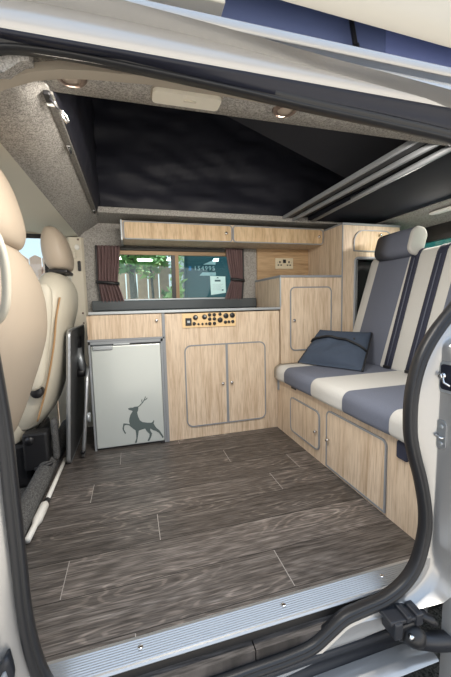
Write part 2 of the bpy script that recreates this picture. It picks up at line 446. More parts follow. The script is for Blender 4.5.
# silver body: flange beside the seal, step outwards, outer skin
rings = []
BX0, BX1 = -1.75, .75
for p, o in zip(LP, OUT):
    yb = yz(p.y)
    top = max(0., min(1., (p.y-1.10)/.06)); bot = max(0., min(1., (.06-p.y)/.06))
    def q(d, y): return (p.x+o.x*d, yb+y, p.y+o.y*d)
    r = [q(.006, .012), q(.010, -.002), q(.036-.018*bot, -.004), q(.046-.026*bot, -.010+.005*bot), q(.053-.030*bot, -.03+.0245*bot), q(.058-.034*bot, -.060+.054*bot)]
    wj = jamb_w(p, o)
    if wj > 0:
        J = [None, None, (-.112, -.004), (-.1105, -.009), (-.108, -.035), (-.103, -.060)]
        for k_ in range(2, 6): r[k_] = tuple(Vector(r[k_])*(1-wj)+Vector((J[k_][0], yb+J[k_][1], p.y))*wj)
    rings.append(r)
m = MB(); m.loft(rings, closed=False, loop=True)
struct(m.build('trim_3', 'silver', smooth=True), 'silver painted door frame flange round the opening')
# side skin left and right of the opening, one sheet each with thickness
def skin(side):
    pts = []
    zs = [-.5+.05*i for i in range(34)]
    mm = MB(); rr = []
    zmin, zmax = -.40, 1.16
    n = 40; grid = []
    for i in range(n+1):
        z = zmin+(zmax-zmin)*i/n
        # opening edge at this height
        xs = [p.x+o.x*.057 for p, o in zip(LP, OUT) if abs(p.y+o.y*.057-z) < .03]
        zz = min(max(z, .0), 1.12)
        xs = [p.x+o.x*.057 for p, o in zip(LP, OUT) if abs(p.y+o.y*.057-zz) < .035]
        e = (max(xs) if side > 0 else min(xs))
        y = yz(z)-.060
        if side > 0:
            wj = max(0, min(1, (.69-z)/.06))*max(0, min(1, (z-.07)/.06)); e = e*(1-wj)-.1015*wj
        far = BX1 if side > 0 else BX0
        row = [(e, y+.02, z), (e+side*.004, y-.006, z), (e+side*.02, y-.030, z), (e+side*.05, y-.045, z), (e+side*.2, y-.05, z), (far, y-.05, z)]
        grid.append(row)
    mm.loft(grid, closed=False, cap=False)
    return mm
struct(skin(1).build('wall_near_right', 'silver', smooth=True), 'silver rear door pillar and body side')
struct(skin(-1).build('wall_near_left', 'silver', smooth=True), 'silver front door pillar and body side')
# roof header over the door: silver roll, gutter, roof rail
prof = [(-1.096, 1.206), (-1.103, 1.215), (-1.104, 1.232), (-1.098, 1.254), (-1.084, 1.272), (-1.066, 1.281), (-1.050, 1.281), (-1.034, 1.274), (-1.018, 1.276)]
def xr(prof, x0=-1.75, x1=.75, n=30, bow=0):
    return [[(x0+(x1-x0)*i/n, y, z-bow*((x0+(x1-x0)*i/n+.5)**2)) for y, z in prof] for i in range(n+1)]
m = MB(); m.loft(xr(prof, bow=0), closed=False, cap=False)
struct(m.build('trim_4', 'silver', smooth=True), 'silver rounded roof edge above the door opening')
prof = [(-1.024, 1.326), (-1.033, 1.329), (-1.036, 1.338), (-1.034, 1.350), (-1.024, 1.359), (-1.005, 1.364), (-.97, 1.366), (-.84, 1.367)]
m = MB(); m.loft(xr(prof, bow=0), closed=False, cap=False)
struct(m.build('trim_5', 'silver', smooth=True), 'silver roof rail running above the gutter')
# weatherstrip channel, near black to paint in the shade under the roll
def zlow(x): return 1.206-.052*max(0, min(1, (x+.80)/.80))
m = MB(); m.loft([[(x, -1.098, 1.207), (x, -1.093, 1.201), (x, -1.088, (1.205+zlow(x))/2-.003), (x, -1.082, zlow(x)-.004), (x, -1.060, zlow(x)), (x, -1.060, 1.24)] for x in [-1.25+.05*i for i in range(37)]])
struct(m.build('trim_17', 'channel', smooth=True), 'blue black weatherstrip channel with the shade under the roof edge painted in')
# black gutter strip, widened over the rail's lower half to paint its dark reflection
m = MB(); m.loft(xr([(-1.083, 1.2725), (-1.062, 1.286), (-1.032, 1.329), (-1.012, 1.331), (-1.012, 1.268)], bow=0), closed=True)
struct(m.build('trim_6', 'rubber'), 'dark gutter strip that also paints in the dark lower half of the roof rail')
# flat silver sill face between seal and roller track
top = [(p.x+o.x*.009, p.y+o.y*.009) for p, o in zip(LP, OUT) if p.y < .10 and -.99 < p.x < -.13]
top.sort()
m = MB(); m.poly([(x, -1.158, z) for x, z in top]+[(-.115, -1.158, .09), (-.115, -1.158, -.060), (-.30, -1.158, -.068), (-.48, -1.158, -.095), (-.65, -1.158, -.112), (-1.0, -1.158, -.13)], (0, -.006, 0))
struct(m.build('trim_7', 'silver'), 'silver sill face under the door seal')
# sill below: black roller track, silver sill edge
m = MB()
m.loft([[(x, y, z) for y, z in ((-1.150, -.068), (-1.168, -.070), (-1.170, -.082), (-1.160, -.086), (-1.160, -.118), (-1.185, -.122), (-1.185, -.135), (-1.150, -.135))] for x in (-1.3, -.16)])
struct(m.build('trim_8', 'rubber'), 'black sliding door roller track in the sill')
m = MB()
m.loft([[(x, y, z) for y, z in ((-1.168, -.118), (-1.214, -.120), (-1.222, -.126), (-1.216, -.133), (-1.195, -.140), (-1.168, -.145))] for x in (-1.3, -.14)])
struct(m.build('trim_9', 'silver', smooth=40), 'silver sill edge below the roller track')

# ------------------------------------------------------------------ far wall with window
def wall_far():
    mm = MB(); Y0, Y1 = .41, .45
    xs0, xs1, zs0, zs1 = -.985, -.075, .775, 1.108
    mm.box(-1.09, xs0, Y0, Y1, -.04, 1.26); mm.box(xs1, 1.02, Y0, Y1, -.04, 1.26)
    mm.box(xs0, xs1, Y0, Y1, -.04, zs0); mm.box(xs0, xs1, Y0, Y1, zs1, 1.26)
    return mm.build('wall_far', 'carpet')
struct(wall_far(), 'grey carpeted side wall round the kitchen window')
m = MB()
def ring_xz(mm, x0, x1, z0, z1, y0, y1, t, r=.02):
    o = rrect(x0, x1, z0, z1, r); i = rrect(x0+t, x1-t, z0+t, z1-t, max(r-t, .004))
    mm.loft([[(a[0], y0, a[1]), (a[0], y1, a[1]), (b[0], y1, b[1]), (b[0], y0, b[1])] for a, b in zip(o, i)], loop=True)
ring_xz(m, -.985, -.075, .775, 1.108, .405, .445, .016)
win = m.build('window_1', 'brownf', smooth=40); struct(win, 'sliding side window behind the worktop')
m = MB(); m.box(-.97, -.09, .403, .430, 1.066, 1.094); m.build('top_rail', 'brownf', win)
m = MB(); m.box(-.548, -.525, .404, .436, .785, 1.07); m.build('sash_edge', 'black', win)
m = MB(); m.box(-.525, -.503, .400, .436, .785, 1.07); m.build('sliding_stile', 'brownf', win)
m = MB(); m.box(-.97, -.09, .398, .425, .779, .790); m.build('bottom_rail', 'alud', win)
m = MB(); m.box(-.97, -.536, .428, .432, .785, 1.07); m.build('fixed_pane', 'glass', win)
m = MB(); m.box(-.51, -.09, .420, .424, .785, 1.07); m.build('sliding_pane', 'glass', win)
m = MB(); m.box(-.86, -.19, .385, .408, 1.090, 1.112, .004)
tag(m.build('blind_cassette', 'blind'), 'slim dark patterned roller blind cassette above the kitchen window', 'blind')
# notice taped on the right pane
nb = thing('paper_notice', (-.24, .418, .80), 'pale sheet of paper stuck on the right window pane', 'paper')
m = MB(); m.poly([(-.292, .4185, .935), (-.185, .4185, .932), (-.183, .4185, .822), (-.288, .4185, .808)], (0, .001, 0)); m.build('sheet', 'paper', nb)
m = MB(); m.box(-.260, -.220, .4172, .4184, .898, .910); m.build('heading', 'ink', nb)
m = MB(); m.poly([(-.250, .4178, .920), (-.230, .4178, .920), (-.240, .4178, .929)], (0, .0006, 0)); m.build('crest', 'ink', nb)
m = MB(); m.box(-.212, -.200, .4172, .4184, .836, .846); m.build('stamp', 'ink', nb)
m = MB()
for i in range(7): m.box(-.276, -.200-.01*(i % 3), .4176, .4184, .880-.0065*i, .8815-.0065*i)
m.build('text_lines', 'alud', nb)

# ------------------------------------------------------------------ curtains
def curtain(xa_top, xb_top, xa_tie, xb_tie, xa_bot, xb_bot, ztie, label, n=56):
    ctr = thing('curtain', ((xa_top+xb_top)/2, .37, .77), label, 'curtain', 'curtains at the kitchen window')
    mm = MB(); rows = []
    z1, z0 = 1.112, .772
    H = 30
    for k in range(H+1):
        z = z1+(z0-z1)*k/H
        if z > ztie: u = (z1-z)/(z1-ztie); u = u**1.5; a = xa_top+(xa_tie-xa_top)*u; b = xb_top+(xb_tie-xb_top)*u
        else: u = (ztie-z)/(ztie-z0); u = u**.8; a = xa_tie+(xa_bot-xa_tie)*u; b = xb_tie+(xb_bot-xb_tie)*u
        row = []
        for i in range(n+1):
            t = i/n
            amp = .013 if abs(z-ztie) > .02 else .007
            row.append(Vector((a+(b-a)*t, .372+amp*math.sin(t*7*2*math.pi+.4*math.sin(z*9))+.003*math.sin(t*31+z*20), z)))
        rows.append(row)
    back = [[p+Vector((0, .005, 0)) for p in r[::-1]] for r in rows]
    mm.loft([r+b for r, b in zip(rows, back)])
    mm.build('drape', 'curtain', ctr)
    mm = MB()
    pts = []
    for i in range(24):
        a = 2*math.pi*i/24
        pts.append(((xa_tie+xb_tie)/2+(abs(xb_tie-xa_tie)/2+.008)*math.cos(a), .372+.022*math.sin(a), ztie-.006*math.cos(a)))
    rings = [[Vector(p)+Vector((0, 0, -.009)), Vector(p)+Vector((0, 0, .009)), Vector(p)*1.0+Vector(((p[0]-(xa_tie+xb_tie)/2)*.05, (p[1]-.372)*.12, .009)), Vector(p)+Vector(((p[0]-(xa_tie+xb_tie)/2)*.05, (p[1]-.372)*.12, -.009))] for p in pts]
    mm.loft(rings, loop=True); mm.build('tieback', 'black', ctr)
    # stitched black edge on the outer side
    mm = MB(); s = 1 if xa_top < xb_top else -1
    mm.tube([(r[0].x-s*.002, .372, r[0].z) for r in rows], .005, 6); mm.build('edge_binding', 'black', ctr)
    return ctr
curtain(-.995, -.862, -1.000, -.885, -.985, -.848, .890, 'plum pleated curtain tied back at the left end of the kitchen window')
curtain(-.072, -.190, -.072, -.155, -.085, -.205, .905, 'plum pleated curtain tied back at the right end, beside the socket panel')

# ------------------------------------------------------------------ ceiling, header, bulkhead
ZC = 1.25
m = MB()
# header strip above the door: from ceiling opening down to the trim band
def sheet(mm, rows, th):
    th = Vector(th); b = [[Vector(p)+th for p in r[::-1]] for r in rows]
    mm.loft([[Vector(p) for p in r]+q for r, q in zip(rows, b)])
hx = [-1.16+i*(2.0/24) for i in range(25)]
sheet(m, [[(x, -.863, ZC), (x, -.93, 1.246), (x, -1.0, 1.232), (x, -1.045, 1.216), (x, -1.066, 1.196)] for x in hx], (0, .004, .03))
# strip behind the opening above the lockers, and rear left bit
m.box(-1.0, .82, .165, .43, ZC, ZC+.03)
m.box(-.985, -.965, -.88, .18, ZC, ZC+.05)
struct(m.build('ceiling', 'carpet'), 'grey carpeted ceiling frame around the pop top opening')
# carpeted bulkhead sloping down to the cab
m = MB()
rows = []
for i in range(25):
    t = i/24; y = -1.05+t*(.41+1.05)
    z0 = 1.252; zb = 1.207-.045*max(0, min(1, (y+.75)/1.05)); xb = -1.150+.050*max(0, min(1, (y+.75)/1.05))
    if y < -.86: z0 = 1.25-(-.86-y)*.30; zb -= (-.86-y)*.3
    rows.append([(-.968, y, z0), (-.982, y, z0-.004), (-1.01, y, z0-.026), (-1.06, y, (z0+zb)/2-.012), (xb+.01, y, zb+.004), (xb, y, zb+.008), (xb, y, zb+.03), (-1.06, y, 1.29), (-.968, y, 1.29)])
m.loft(rows)
struct(m.build('trim_10', 'carpet', smooth=40), 'grey carpeted bulkhead between cab and living area')
# dark edge strip of the opening on the cab side
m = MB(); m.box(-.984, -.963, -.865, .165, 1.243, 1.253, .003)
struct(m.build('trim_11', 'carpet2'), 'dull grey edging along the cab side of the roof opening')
# beige band below the header
m = MB()
pts = [(-1.10, 1.135), (-1.06, 1.163), (-1.03, 1.181), (-.977, 1.204), (-.923, 1.217), (-.86, 1.224), (-.75, 1.227), (-.57, 1.226), (-.35, 1.222), (-.15, 1.216), (.05, 1.206), (.15, 1.200)]
rows = []
for i, (x, z) in enumerate(pts):
    a = pts[max(i-1, 0)]; b = pts[min(i+1, len(pts)-1)]; t = Vector((b[0]-a[0], b[1]-a[1])).normalized(); nn = Vector((-t.y, t.x))
    f = lambda d, y: (x+nn.x*d, y, z+nn.y*d)
    wd = .011 if x < -.85 else .007
    rows.append([f(wd, -1.004), f(wd*.8, -1.012), f(-wd*.8, -1.014), f(-wd, -1.004), f(-wd, -.99), f(wd, -.99)])
m.loft(rows); struct(m.build('trim_12', 'btrim', smooth=50), 'beige plastic band arching along the door header')

# pop-top: black canvas sides, roof shell, tilted board
def canvas_wall(p0, p1, z0, z1, nrm, seed, nu=60, nv=30):
    mm = MB(); rows = []
    p0 = Vector(p0); p1 = Vector(p1); nrm = Vector(nrm)
    for k in range(nv+1):
        v = k/nv; z = z0+(z1-z0)*v; row = []
        for i in range(nu+1):
            u = i/nu; p = p0.lerp(p1, u)
            f = .018*noise.noise(Vector((u*22+v*9, v*14-u*5, seed)))+noise.noise(Vector((u*5+seed, v*9, seed)))*.022+noise.noise(Vector((u*14+v*6, v*22+seed, 3)))*.014
            f += .020*math.exp(-((v-.12)/.07)**2)*(1+.4*math.sin(u*17+seed))+.018*math.exp(-((v-.3)/.05)**2)*math.sin(u*9+2)
            if nrm.x > .5: f = (f+.02)*.4
            row.append(Vector((p.x, p.y, z))+nrm*f*min(1, v*12))
        rows.append(row)
    sheet(mm, rows, nrm*-.004); return mm
pt = MB()
a = canvas_wall((-.99, .215, 0), (.95, .215, 0), 1.262, 2.02, (0, -1, 0), 2.3)
struct(a.build('wall_roof_far', 'canvas'), 'black folded canvas on the far side of the pop top')
a = canvas_wall((-.960, -.87, 0), (-.960, .23, 0), 1.250, 2.02, (1, 0, 0), 5.1, 36)
struct(a.build('wall_roof_front', 'canvas'), 'black canvas at the cab end of the pop top')
# outer near side canvas (blue) seen under the roof lip, two panels
m = MB(); m.box(-1.2, -.04, -.875, -.868, 1.355, 1.60); m.build
struct(m.build('wall_roof_near', 'bluecan'), 'blue canvas side of the raised roof')
m = MB(); m.box(-.04, .95, -.876, -.869, 1.355, 1.60)
struct(m.build('wall_roof_near_rear', 'bluecan2'), 'paler blue canvas panel of the raised roof')
# cream roof shell: lip, skirts and top
prof = [(-.957, 1.492), (-.950, 1.486), (-.938, 1.497), (-.932, 1.512), (-.915, 1.520), (-.880, 1.580), (-.880, 2.04), (-.90, 2.04), (-.95, 1.85), (-.978, 1.53)]
m = MB(); m.loft([[(x, y, z-.028*(x+.365)*(1 if z < 1.6 else 0)) for y, z in prof] for x in (-1.3, -.4, .97)])
struct(m.build('wall_roof_skirt', 'roofcream', smooth=50), 'cream near side skirt of the raised roof')
m = MB(); m.box(-1.3, .97, .30, .36, 1.5, 2.06); struct(m.build('wall_roof_far_skirt', 'roofcream'), 'cream far side skirt of the raised roof')
m = MB(); m.box(-1.3, .97, -.93, .36, 2.062, 2.10, .01); struct(m.build('ceiling_roof', 'roofcream'), 'cream raised roof top over the van')
m = MB(); m.box(-1.02, -1.0, -.9, .34, 1.29, 2.05); struct(m.build('wall_roof_cab', 'blackm'), 'black cab end of the pop top')
m = MB(); m.box(.95, .97, -.9, .34, 1.28, 2.05); struct(m.build('wall_roof_rear', 'blackm'), 'black rear end of the pop top')
# small cream moulding over the rail
m = MB(); m.box(-1.3, -.565, -.965, -.878, 1.438, 1.455, .003); m.box(-1.3, -.60, -.962, -.878, 1.455, 1.475, .003)
struct(m.build('trim_13', 'roofcream'), 'cream roof moulding over the front of the rail')
m = MB(); m.tube([(-.186, -.90, 1.56), (-.138, -.90, 1.36)], .007, 10); m.tube([(-.163, -.90, 1.465), (-.138, -.90, 1.36)], .010, 12)
tag(m.build('gas_strut', 'black'), 'black gas strut holding up the raised roof in front of the blue canvas', 'strut')
# tilted bed board
m = MB(); bz = lambda x: 1.392+.352*(.308-x)
m.poly([(.52, -.855, bz(.52)), (.52, -.2, bz(.52)), (-.94, -.2, bz(-.94)), (-.94, -.855, bz(-.94))], (.006, 0, .018))
tag(m.build('bed_board', 'board'), 'slate grey board tilted up inside the roof opening', 'bed board')

# rear: aluminium rails and black panel
rl = thing('roof_bed_rail', (.2, -.3, 1.24), 'pair of dull aluminium channels along the rear edge of the roof opening', 'rail')
for x, wd, zz in ((.128, .014, 1.262), (.195, .016, 1.252)):
    m = MB(); m.box(x-wd/2, x+wd/2, -.862, .163, zz, zz+.02, .003); m.build('rail', 'trimgrey', rl)
m = MB(); m.box(.137, .185, -.862, .163, 1.272, 1.29); m.build('web', 'black', rl)
pn = thing('roof_bed_panel', (.5, -.3, 1.24), 'black rear roof bed panel edged with aluminium above the bench', 'panel')
m = MB(); m.box(.285, .80, -.862, .14, 1.256, 1.275); m.build('panel', 'navylin', pn)
m = MB(); m.loft([[(x-.009, y, 1.247), (x+.009, y, 1.247), (x+.009, y, 1.266), (x-.009, y, 1.266)] for x, y in ((.265, -.862), (.315, .14))]); m.build('front_edge', 'trimgrey', pn)
m = MB(); m.box(.205, .262, -.862, .14, 1.272, 1.285); m.build('gap_strip', 'blackm', pn)
# rear carpeted header and rear wall with window
m = MB(); m.loft([[(x, y, z) for x, z in ((.79, 1.25), (.86, 1.235), (.93, 1.225), (1.0, 1.19), (1.03, 1.19), (1.03, 1.29), (.79, 1.29))] for y in (-1.05, .44)])
struct(m.build('trim_14', 'carpet', smooth=40), 'grey carpeted header above the rear window')
m = MB(); m.box(1.0, 1.03, -1.2, .45, -.04, .72); m.box(1.0, 1.03, -1.2, -1.02, .72, 1.19); m.box(1.0, 1.03, .30, .45, .72, 1.19)
struct(m.build('wall_rear', 'carpet'), 'rear wall behind the bench')
m = MB(); m.box(.99, 1.02, -1.02, .30, 1.10, 1.192); m.box(.99, 1.02, -1.02, .30, .72, .76)
w2 = struct(m.build('window_2', 'black'), 'tailgate window behind the bench with dark frame')
m = MB(); m.box(1.005, 1.01, -1.02, .30, .76, 1.10); m.build('pane', 'glassr', w2)

# ------------------------------------------------------------------ lamps in the header
def downlight(x, label, y=-.935, z=1.2455):
    t = thing('downlight', (x, y, z), label, 'lamp', 'downlights in the door header')
    m = MB(); m.lathe([(.020, 0), (.032, .003), (.034, -.001), (.030, -.006), (.022, -.007), (.020, -.002)], (x, y, z), 'Z', 28); m.build('bezel', 'lampring', t)
    m = MB(); m.lathe([(.001, -.0065), (.012, -.006), (.020, -.004), (.020, 0)], (x, y, z), 'Z', 24); m.build('lens', 'lamp', t)
    return t
d0 = downlight(-.913, 'small round downlight at the cab end of the header, above the strap hook')
for x, lb in ((-.400, 'small round downlight in mid header, right of the long courtesy lamp'), (.100, 'small round downlight at the rear end of the header, beside the black catch')):
    c = copy_tree(d0); c.location.x = x; c['label'] = lb
def lamp_light(n, loc, sx, sy, e, rot=(0, 0, 0)):
    l = bpy.data.lights.new(n, 'AREA'); l.shape = 'RECTANGLE'; l.size = sx; l.size_y = sy; l.energy = e; l.color = (1, .93, .83)
    o = bpy.data.objects.new(n, l); COL.objects.link(o); o.location = loc; o.rotation_euler = rot
for x in (-.913, -.40, .10): lamp_light('downlight_glow', (x, -.93, 1.230), .05, .05, 1.2 if x < -.8 else 2.4, (R(28), 0, 0))
lamp_light('courtesy_glow', (-.655, -.925, 1.218), .15, .04, 4.5, (R(28), 0, 0))
lamp_light('rear_glow', (.845, -.33, 1.205), .05, .18, 2.5, (0, R(25), 0))
t = thing('courtesy_lamp', (-.655, -.93, 1.245), 'long rounded cream courtesy lamp in the door header', 'lamp')
m = MB(); m.poly([(x, y, 1.2455+(y+.93)*.06) for x, y in rrect(-.738, -.575, -.955, -.900, (.012, .012, .012, .012))], (0, 0, -.012)); m.build('lens', 'lamplens', t)
m = MB(); m.box(-.665, -.635, -.934, -.929, 1.230, 1.236, .001); m.build('switch', 'ctrim', t)
m = MB(); o = rrect(-.742, -.571, -.959, -.896, .015); m.poly([(x, y, 1.2475+(y+.93)*.06) for x, y in o], (0, 0, -.006)); m.build('frame', 'btrim', t)
t = thing('rear_lamp', (.86, -.33, 1.22), 'long white interior lamp in the grey rear header', 'lamp')
m = MB(); m.loft([[(.85+.022*s*math.cos(a), y, 1.232-.018*s*max(0, math.sin(a))-.002) for a in [math.pi*i/8 for i in range(9)]] for y, s in ((-.42, .3), (-.40, .8), (-.36, 1), (-.28, 1), (-.24, .7), (-.225, .25))])
m.build('lens', 'white', t)
t = thing('roof_catch', (.16, -.95, 1.22), 'black catch with chrome tip at the rear end of the header', 'catch')
m = MB(); m.box(.135, .165, -.968, -.945, 1.200, 1.240, .006); m.box(.140, .175, -.975, -.95, 1.19, 1.206, .005); m.build('body', 'black', t)
m = MB(); m.lathe([(.001, -.016), (.006, -.012), (.008, 0), (.006, .008), (.001, .012)], (.153, -.975, 1.232), 'Z', 12); m.build('tip', 'chrome', t)

# strap hooks on the cab side of the roof opening
def hook(y, label, z=1.240):
    t = thing('strap_hook', (-.97, y, z), label, 'hook', 'strap hooks along the roof opening')
    m = MB(); m.box(-.978, -.966, y-.016, y+.016, z-.004, z+.004, .002); m.build('plate', 'chrome', t)
    m = MB(); m.tube([(-.972, y-.012, z-.003), (-.970, y-.011, z-.012), (-.968, y, z-.016), (-.968, y+.011, z-.012), (-.970, y+.012, z-.003)], .0028, 8); m.build('loop', 'black', t)
    return t
h0 = hook(-.60, 'small black and chrome strap hook halfway along the cab side of the roof opening')
h1 = copy_tree(h0); h1.location.y = .10; h1['label'] = 'small strap hook at the far end of the roof opening, above the left curtain'
t = thing('roof_strap', (-.975, -.83, 1.23), 'strap hook with white band and hanging metal clip at the near roof opening corner', 'strap')
m = MB(); m.box(-.982, -.966, -.882, -.845, 1.232, 1.242, .003); m.build('plate', 'black', t)
m = MB(); m.box(-.983, -.962, -.842, -.834, 1.230, 1.242, .002); m.build('white_band', 'white', t)
m = MB(); m.tube([(-.970, -.868, 1.232), (-.960, -.860, 1.222), (-.952, -.856, 1.214)], .003, 8); m.build('strap', 'black', t)
m = MB(); m.tube([(-.955, -.858, 1.217), (-.946, -.857, 1.212), (-.937, -.855, 1.202), (-.934, -.854, 1.190), (-.938, -.854, 1.188), (-.946, -.856, 1.200), (-.955, -.858, 1.217)], .0030, 8); m.build('clip', 'chrome', t)

# ------------------------------------------------------------------ kitchen unit
ku = thing('kitchen_unit', (-.5, .2, 0), 'oak kitchen base unit with twin cupboard doors and control panel', 'cabinet')
m = MB(); m.box(-.645, .018, 0, .40, 0, .70); m.box(-1.03, -.645, .0, .02, .578, .70)
m.build('carcass', 'oak', ku)
m = MB(); m.poly([(-1.025, -.004, .582), (-.662, -.004, .582), (-.662, -.004, .704), (-1.008, -.004, .704)], (0, .016, 0)); fl = m.build('flap', 'oak', ku)
knob(fl, (-.688, -.004, .668))
m = MB(); m.box(-.661, -.645, -.008, .012, 0, .706, .002); m.box(-1.034, -.648, -.008, .01, .570, .581, .002); m.build('edging', 'trimgrey', ku)
d = door_panel(ku, 'Y', 0, -.545, -.311, .068, .524, (.035, 0, 0, .035)); knob(d, (-.336, -.005, .300))
d = door_panel(ku, 'Y', 0, -.306, -.076, .068, .524, (0, .035, .035, 0)); knob(d, (-.284, -.005, .302))
cp = MB(); cp.poly([(x, -.001, z) for x, z in rrect(-.552, -.252, .622, .699, .003)], (0, -.006, 0)); cp = cp.build('control_panel', 'panelp', ku)
m = MB(); m.box(-.536, -.503, -.013, -.006, .633, .674, .002); m.build('rocker_switch', 'black', cp)
m = MB(); m.box(-.527, -.512, -.0145, -.0125, .648, .660); m.build('rocker_mark', 'alud', cp)
def dial(x, z, r, nm='knob'):
    m = MB(); m.lathe([(r, -.006), (r, -.012), (r*.85, -.015), (.0005, -.015)], (x, 0, z), 'Y', 20); return m.build(nm, 'black', cp)
for x, z in ((-.481, .676), (-.431, .678)):
    dial(x, z, .0135, 'gauge'); m = MB(); m.lathe([(.006, -.0152), (.006, -.0158), (.0005, -.0158)], (x+.003, 0, z+.002), 'Y', 12); m.build('gauge_face', 'alud', cp)
for x in (-.402, -.376):
    for z in (.688, .665, .640): dial(x, z, .0095, 'button')
for x, z, r in ((-.343, .690, .009), (-.343, .658, .0145), (-.309, .680, .0145), (-.272, .682, .0145), (-.313, .645, .009), (-.293, .646, .008), (-.270, .647, .009), (-.489, .643, .0095)): dial(x, z, r, 'button')
for x in (-.465, -.443, -.422): dial(x, .640, .006, 'fuse_cap')

# worktop with upstand
wt = thing('worktop', (-.5, .2, .70), 'slate grey worktop with pale front edging below the window', 'worktop')
m = MB(); m.box(-1.018, .020, -.010, .408, .7065, .720, .002); m.build('slab', 'worktop', wt)
m = MB(); m.box(-1.020, .022, -.014, -.008, .7062, .7205, .002); m.build('edging', 'alud', wt)
m = MB(); m.box(-1.040, .022, .365, .408, .7202, .782, .006); m.build('upstand', 'worktop', wt)

# fridge
fr = thing('fridge', (-.84, .2, 0), 'small silver grey fridge with a stag emblem on its door', 'fridge')
m = MB(); m.box(-1.015, -.668, .012, .39, .012, .560); m.box(-1.0, -.68, .02, .38, 0, .014); m.build('body', 'fgrey', fr)
m = MB(); m.box(-1.030, -1.020, -.006, .03, -.0, .570); m.box(-.672, -.662, -.006, .03, .0, .570); m.box(-1.03, -.662, -.006, .03, .556, .570); m.build('frame', 'fgrey', fr)
m = MB(); m.box(-1.018, -.674, -.010, .012, .012, .546, .004); fd = m.build('door', 'fridge', fr)
m = MB(); m.box(-1.010, -.915, -.019, -.008, .527, .549, .004, 3); m.build('handle', 'alud', fd)
m = MB(); m.box(-.915, -.672, -.011, .002, .548, .556); m.build('top_gap', 'black', fr)
m = MB(); m.box(-.910, -.83, -.013, -.002, .549, .557, .002); m.build('latch_bar', 'alud', fr)
m = MB(); m.box(-.695, -.672, -.012, .01, .0, .011, .002); m.build('hinge', 'black', fr)
DEER = [(-0.856, 0.205), (-0.8449, 0.2085), (-0.8303, 0.2076), (-0.8229, 0.2107), (-0.8096, 0.2108), (-0.8025, 0.2053), (-0.8055, 0.1892), (-0.8104, 0.1795), (-0.8071, 0.1579), (-0.7986, 0.1347), (-0.7865, 0.1237), (-0.7606, 0.1165), (-0.7396, 0.1139), (-0.7318, 0.1193), (-0.7276, 0.1276), (-0.724, 0.1224), (-0.7285, 0.1085), (-0.7222, 0.0957), (-0.7152, 0.0827), (-0.6983, 0.0659), (-0.6862, 0.0424), (-0.6776, 0.0258), (-0.6848, 0.0211), (-0.6904, 0.0332), (-0.7027, 0.0528), (-0.7189, 0.0662), (-0.7324, 0.0713), (-0.7434, 0.0807), (-0.7479, 0.0821), (-0.7469, 0.0707), (-0.7386, 0.0535), (-0.7448, 0.0342), (-0.7555, 0.0148), (-0.7646, 0.0152), (-0.762, 0.0221), (-0.7536, 0.0395), (-0.7522, 0.0538), (-0.7651, 0.0684), (-0.7741, 0.0863), (-0.796, 0.082), (-0.8073, 0.0787), (-0.8105, 0.0593), (-0.8163, 0.0321), (-0.8201, 0.0143), (-0.8313, 0.0135), (-0.8279, 0.0218), (-0.822, 0.0369), (-0.8215, 0.0608), (-0.8234, 0.0825), (-0.8361, 0.0936), (-0.8465, 0.1052), (-0.8549, 0.1142), (-0.8656, 0.1179), (-0.8765, 0.1177), (-0.8807, 0.1081), (-0.8814, 0.094), (-0.8723, 0.0739), (-0.8776, 0.0691), (-0.8873, 0.0917), (-0.8891, 0.0997), (-0.8825, 0.1279), (-0.8674, 0.1252), (-0.851, 0.1192), (-0.8538, 0.1345), (-0.8515, 0.1514), (-0.8454, 0.1703), (-0.8352, 0.1847), (-0.8334, 0.19), (-0.842, 0.1941), (-0.8527, 0.1984)]
ANT = [[(-0.8098, 0.2077), (-0.7962, 0.2132), (-0.7807, 0.2288), (-0.7695, 0.2456), (-0.7635, 0.2607)], [(-0.7822, 0.2274), (-0.7839, 0.2378), (-0.7827, 0.247)], [(-0.7727, 0.2405), (-0.7621, 0.2449), (-0.7542, 0.2527)], [(-0.7947, 0.2138), (-0.7899, 0.2227)]]
m = MB(); m.poly([(x, -.0112, z+.006) for x, z in DEER], (0, .0015, 0))
for L in ANT:
    for (x0, z0), (x1, z1) in zip(L, L[1:]):
        t = Vector((x1-x0, z1-z0)).normalized(); n_ = Vector((-t.y, t.x))*.0022
        m.poly([(x0+n_.x, -.0112, z0+n_.y+.006), (x1+n_.x*.8, -.0112, z1+n_.y*.8+.006), (x1-n_.x*.8, -.0112, z1-n_.y*.8+.006), (x0-n_.x, -.0112, z0-n_.y+.006)], (0, .0014, 0))
m.build('stag_emblem', 'deer', fd)

# ------------------------------------------------------------------ overhead locker
lk = thing('overhead_locker', (-.2, .3, 1.11), 'long oak overhead locker with two lift up flaps above the window', 'cabinet')
m = MB(); m.box(-.840, .433, .195, .408, 1.1195, 1.222, .004); m.build('carcass', 'oak', lk)
for x0, x1, r, kx in ((-.832, -.202, (.012, .018, .018, .012), -.240), (-.194, .425, (.018, .022, .022, .018), .390)):
    d = door_panel(lk, 'Y', .195, x0, x1, 1.120, 1.216, r, 'oakl', 'flap'); knob(d, (kx, .190, 1.168), r=.009)
m = MB(); m.box(-.848, -.838, .188, .408, 1.112, 1.224, .002); m.build('end_trim', 'alud', lk)

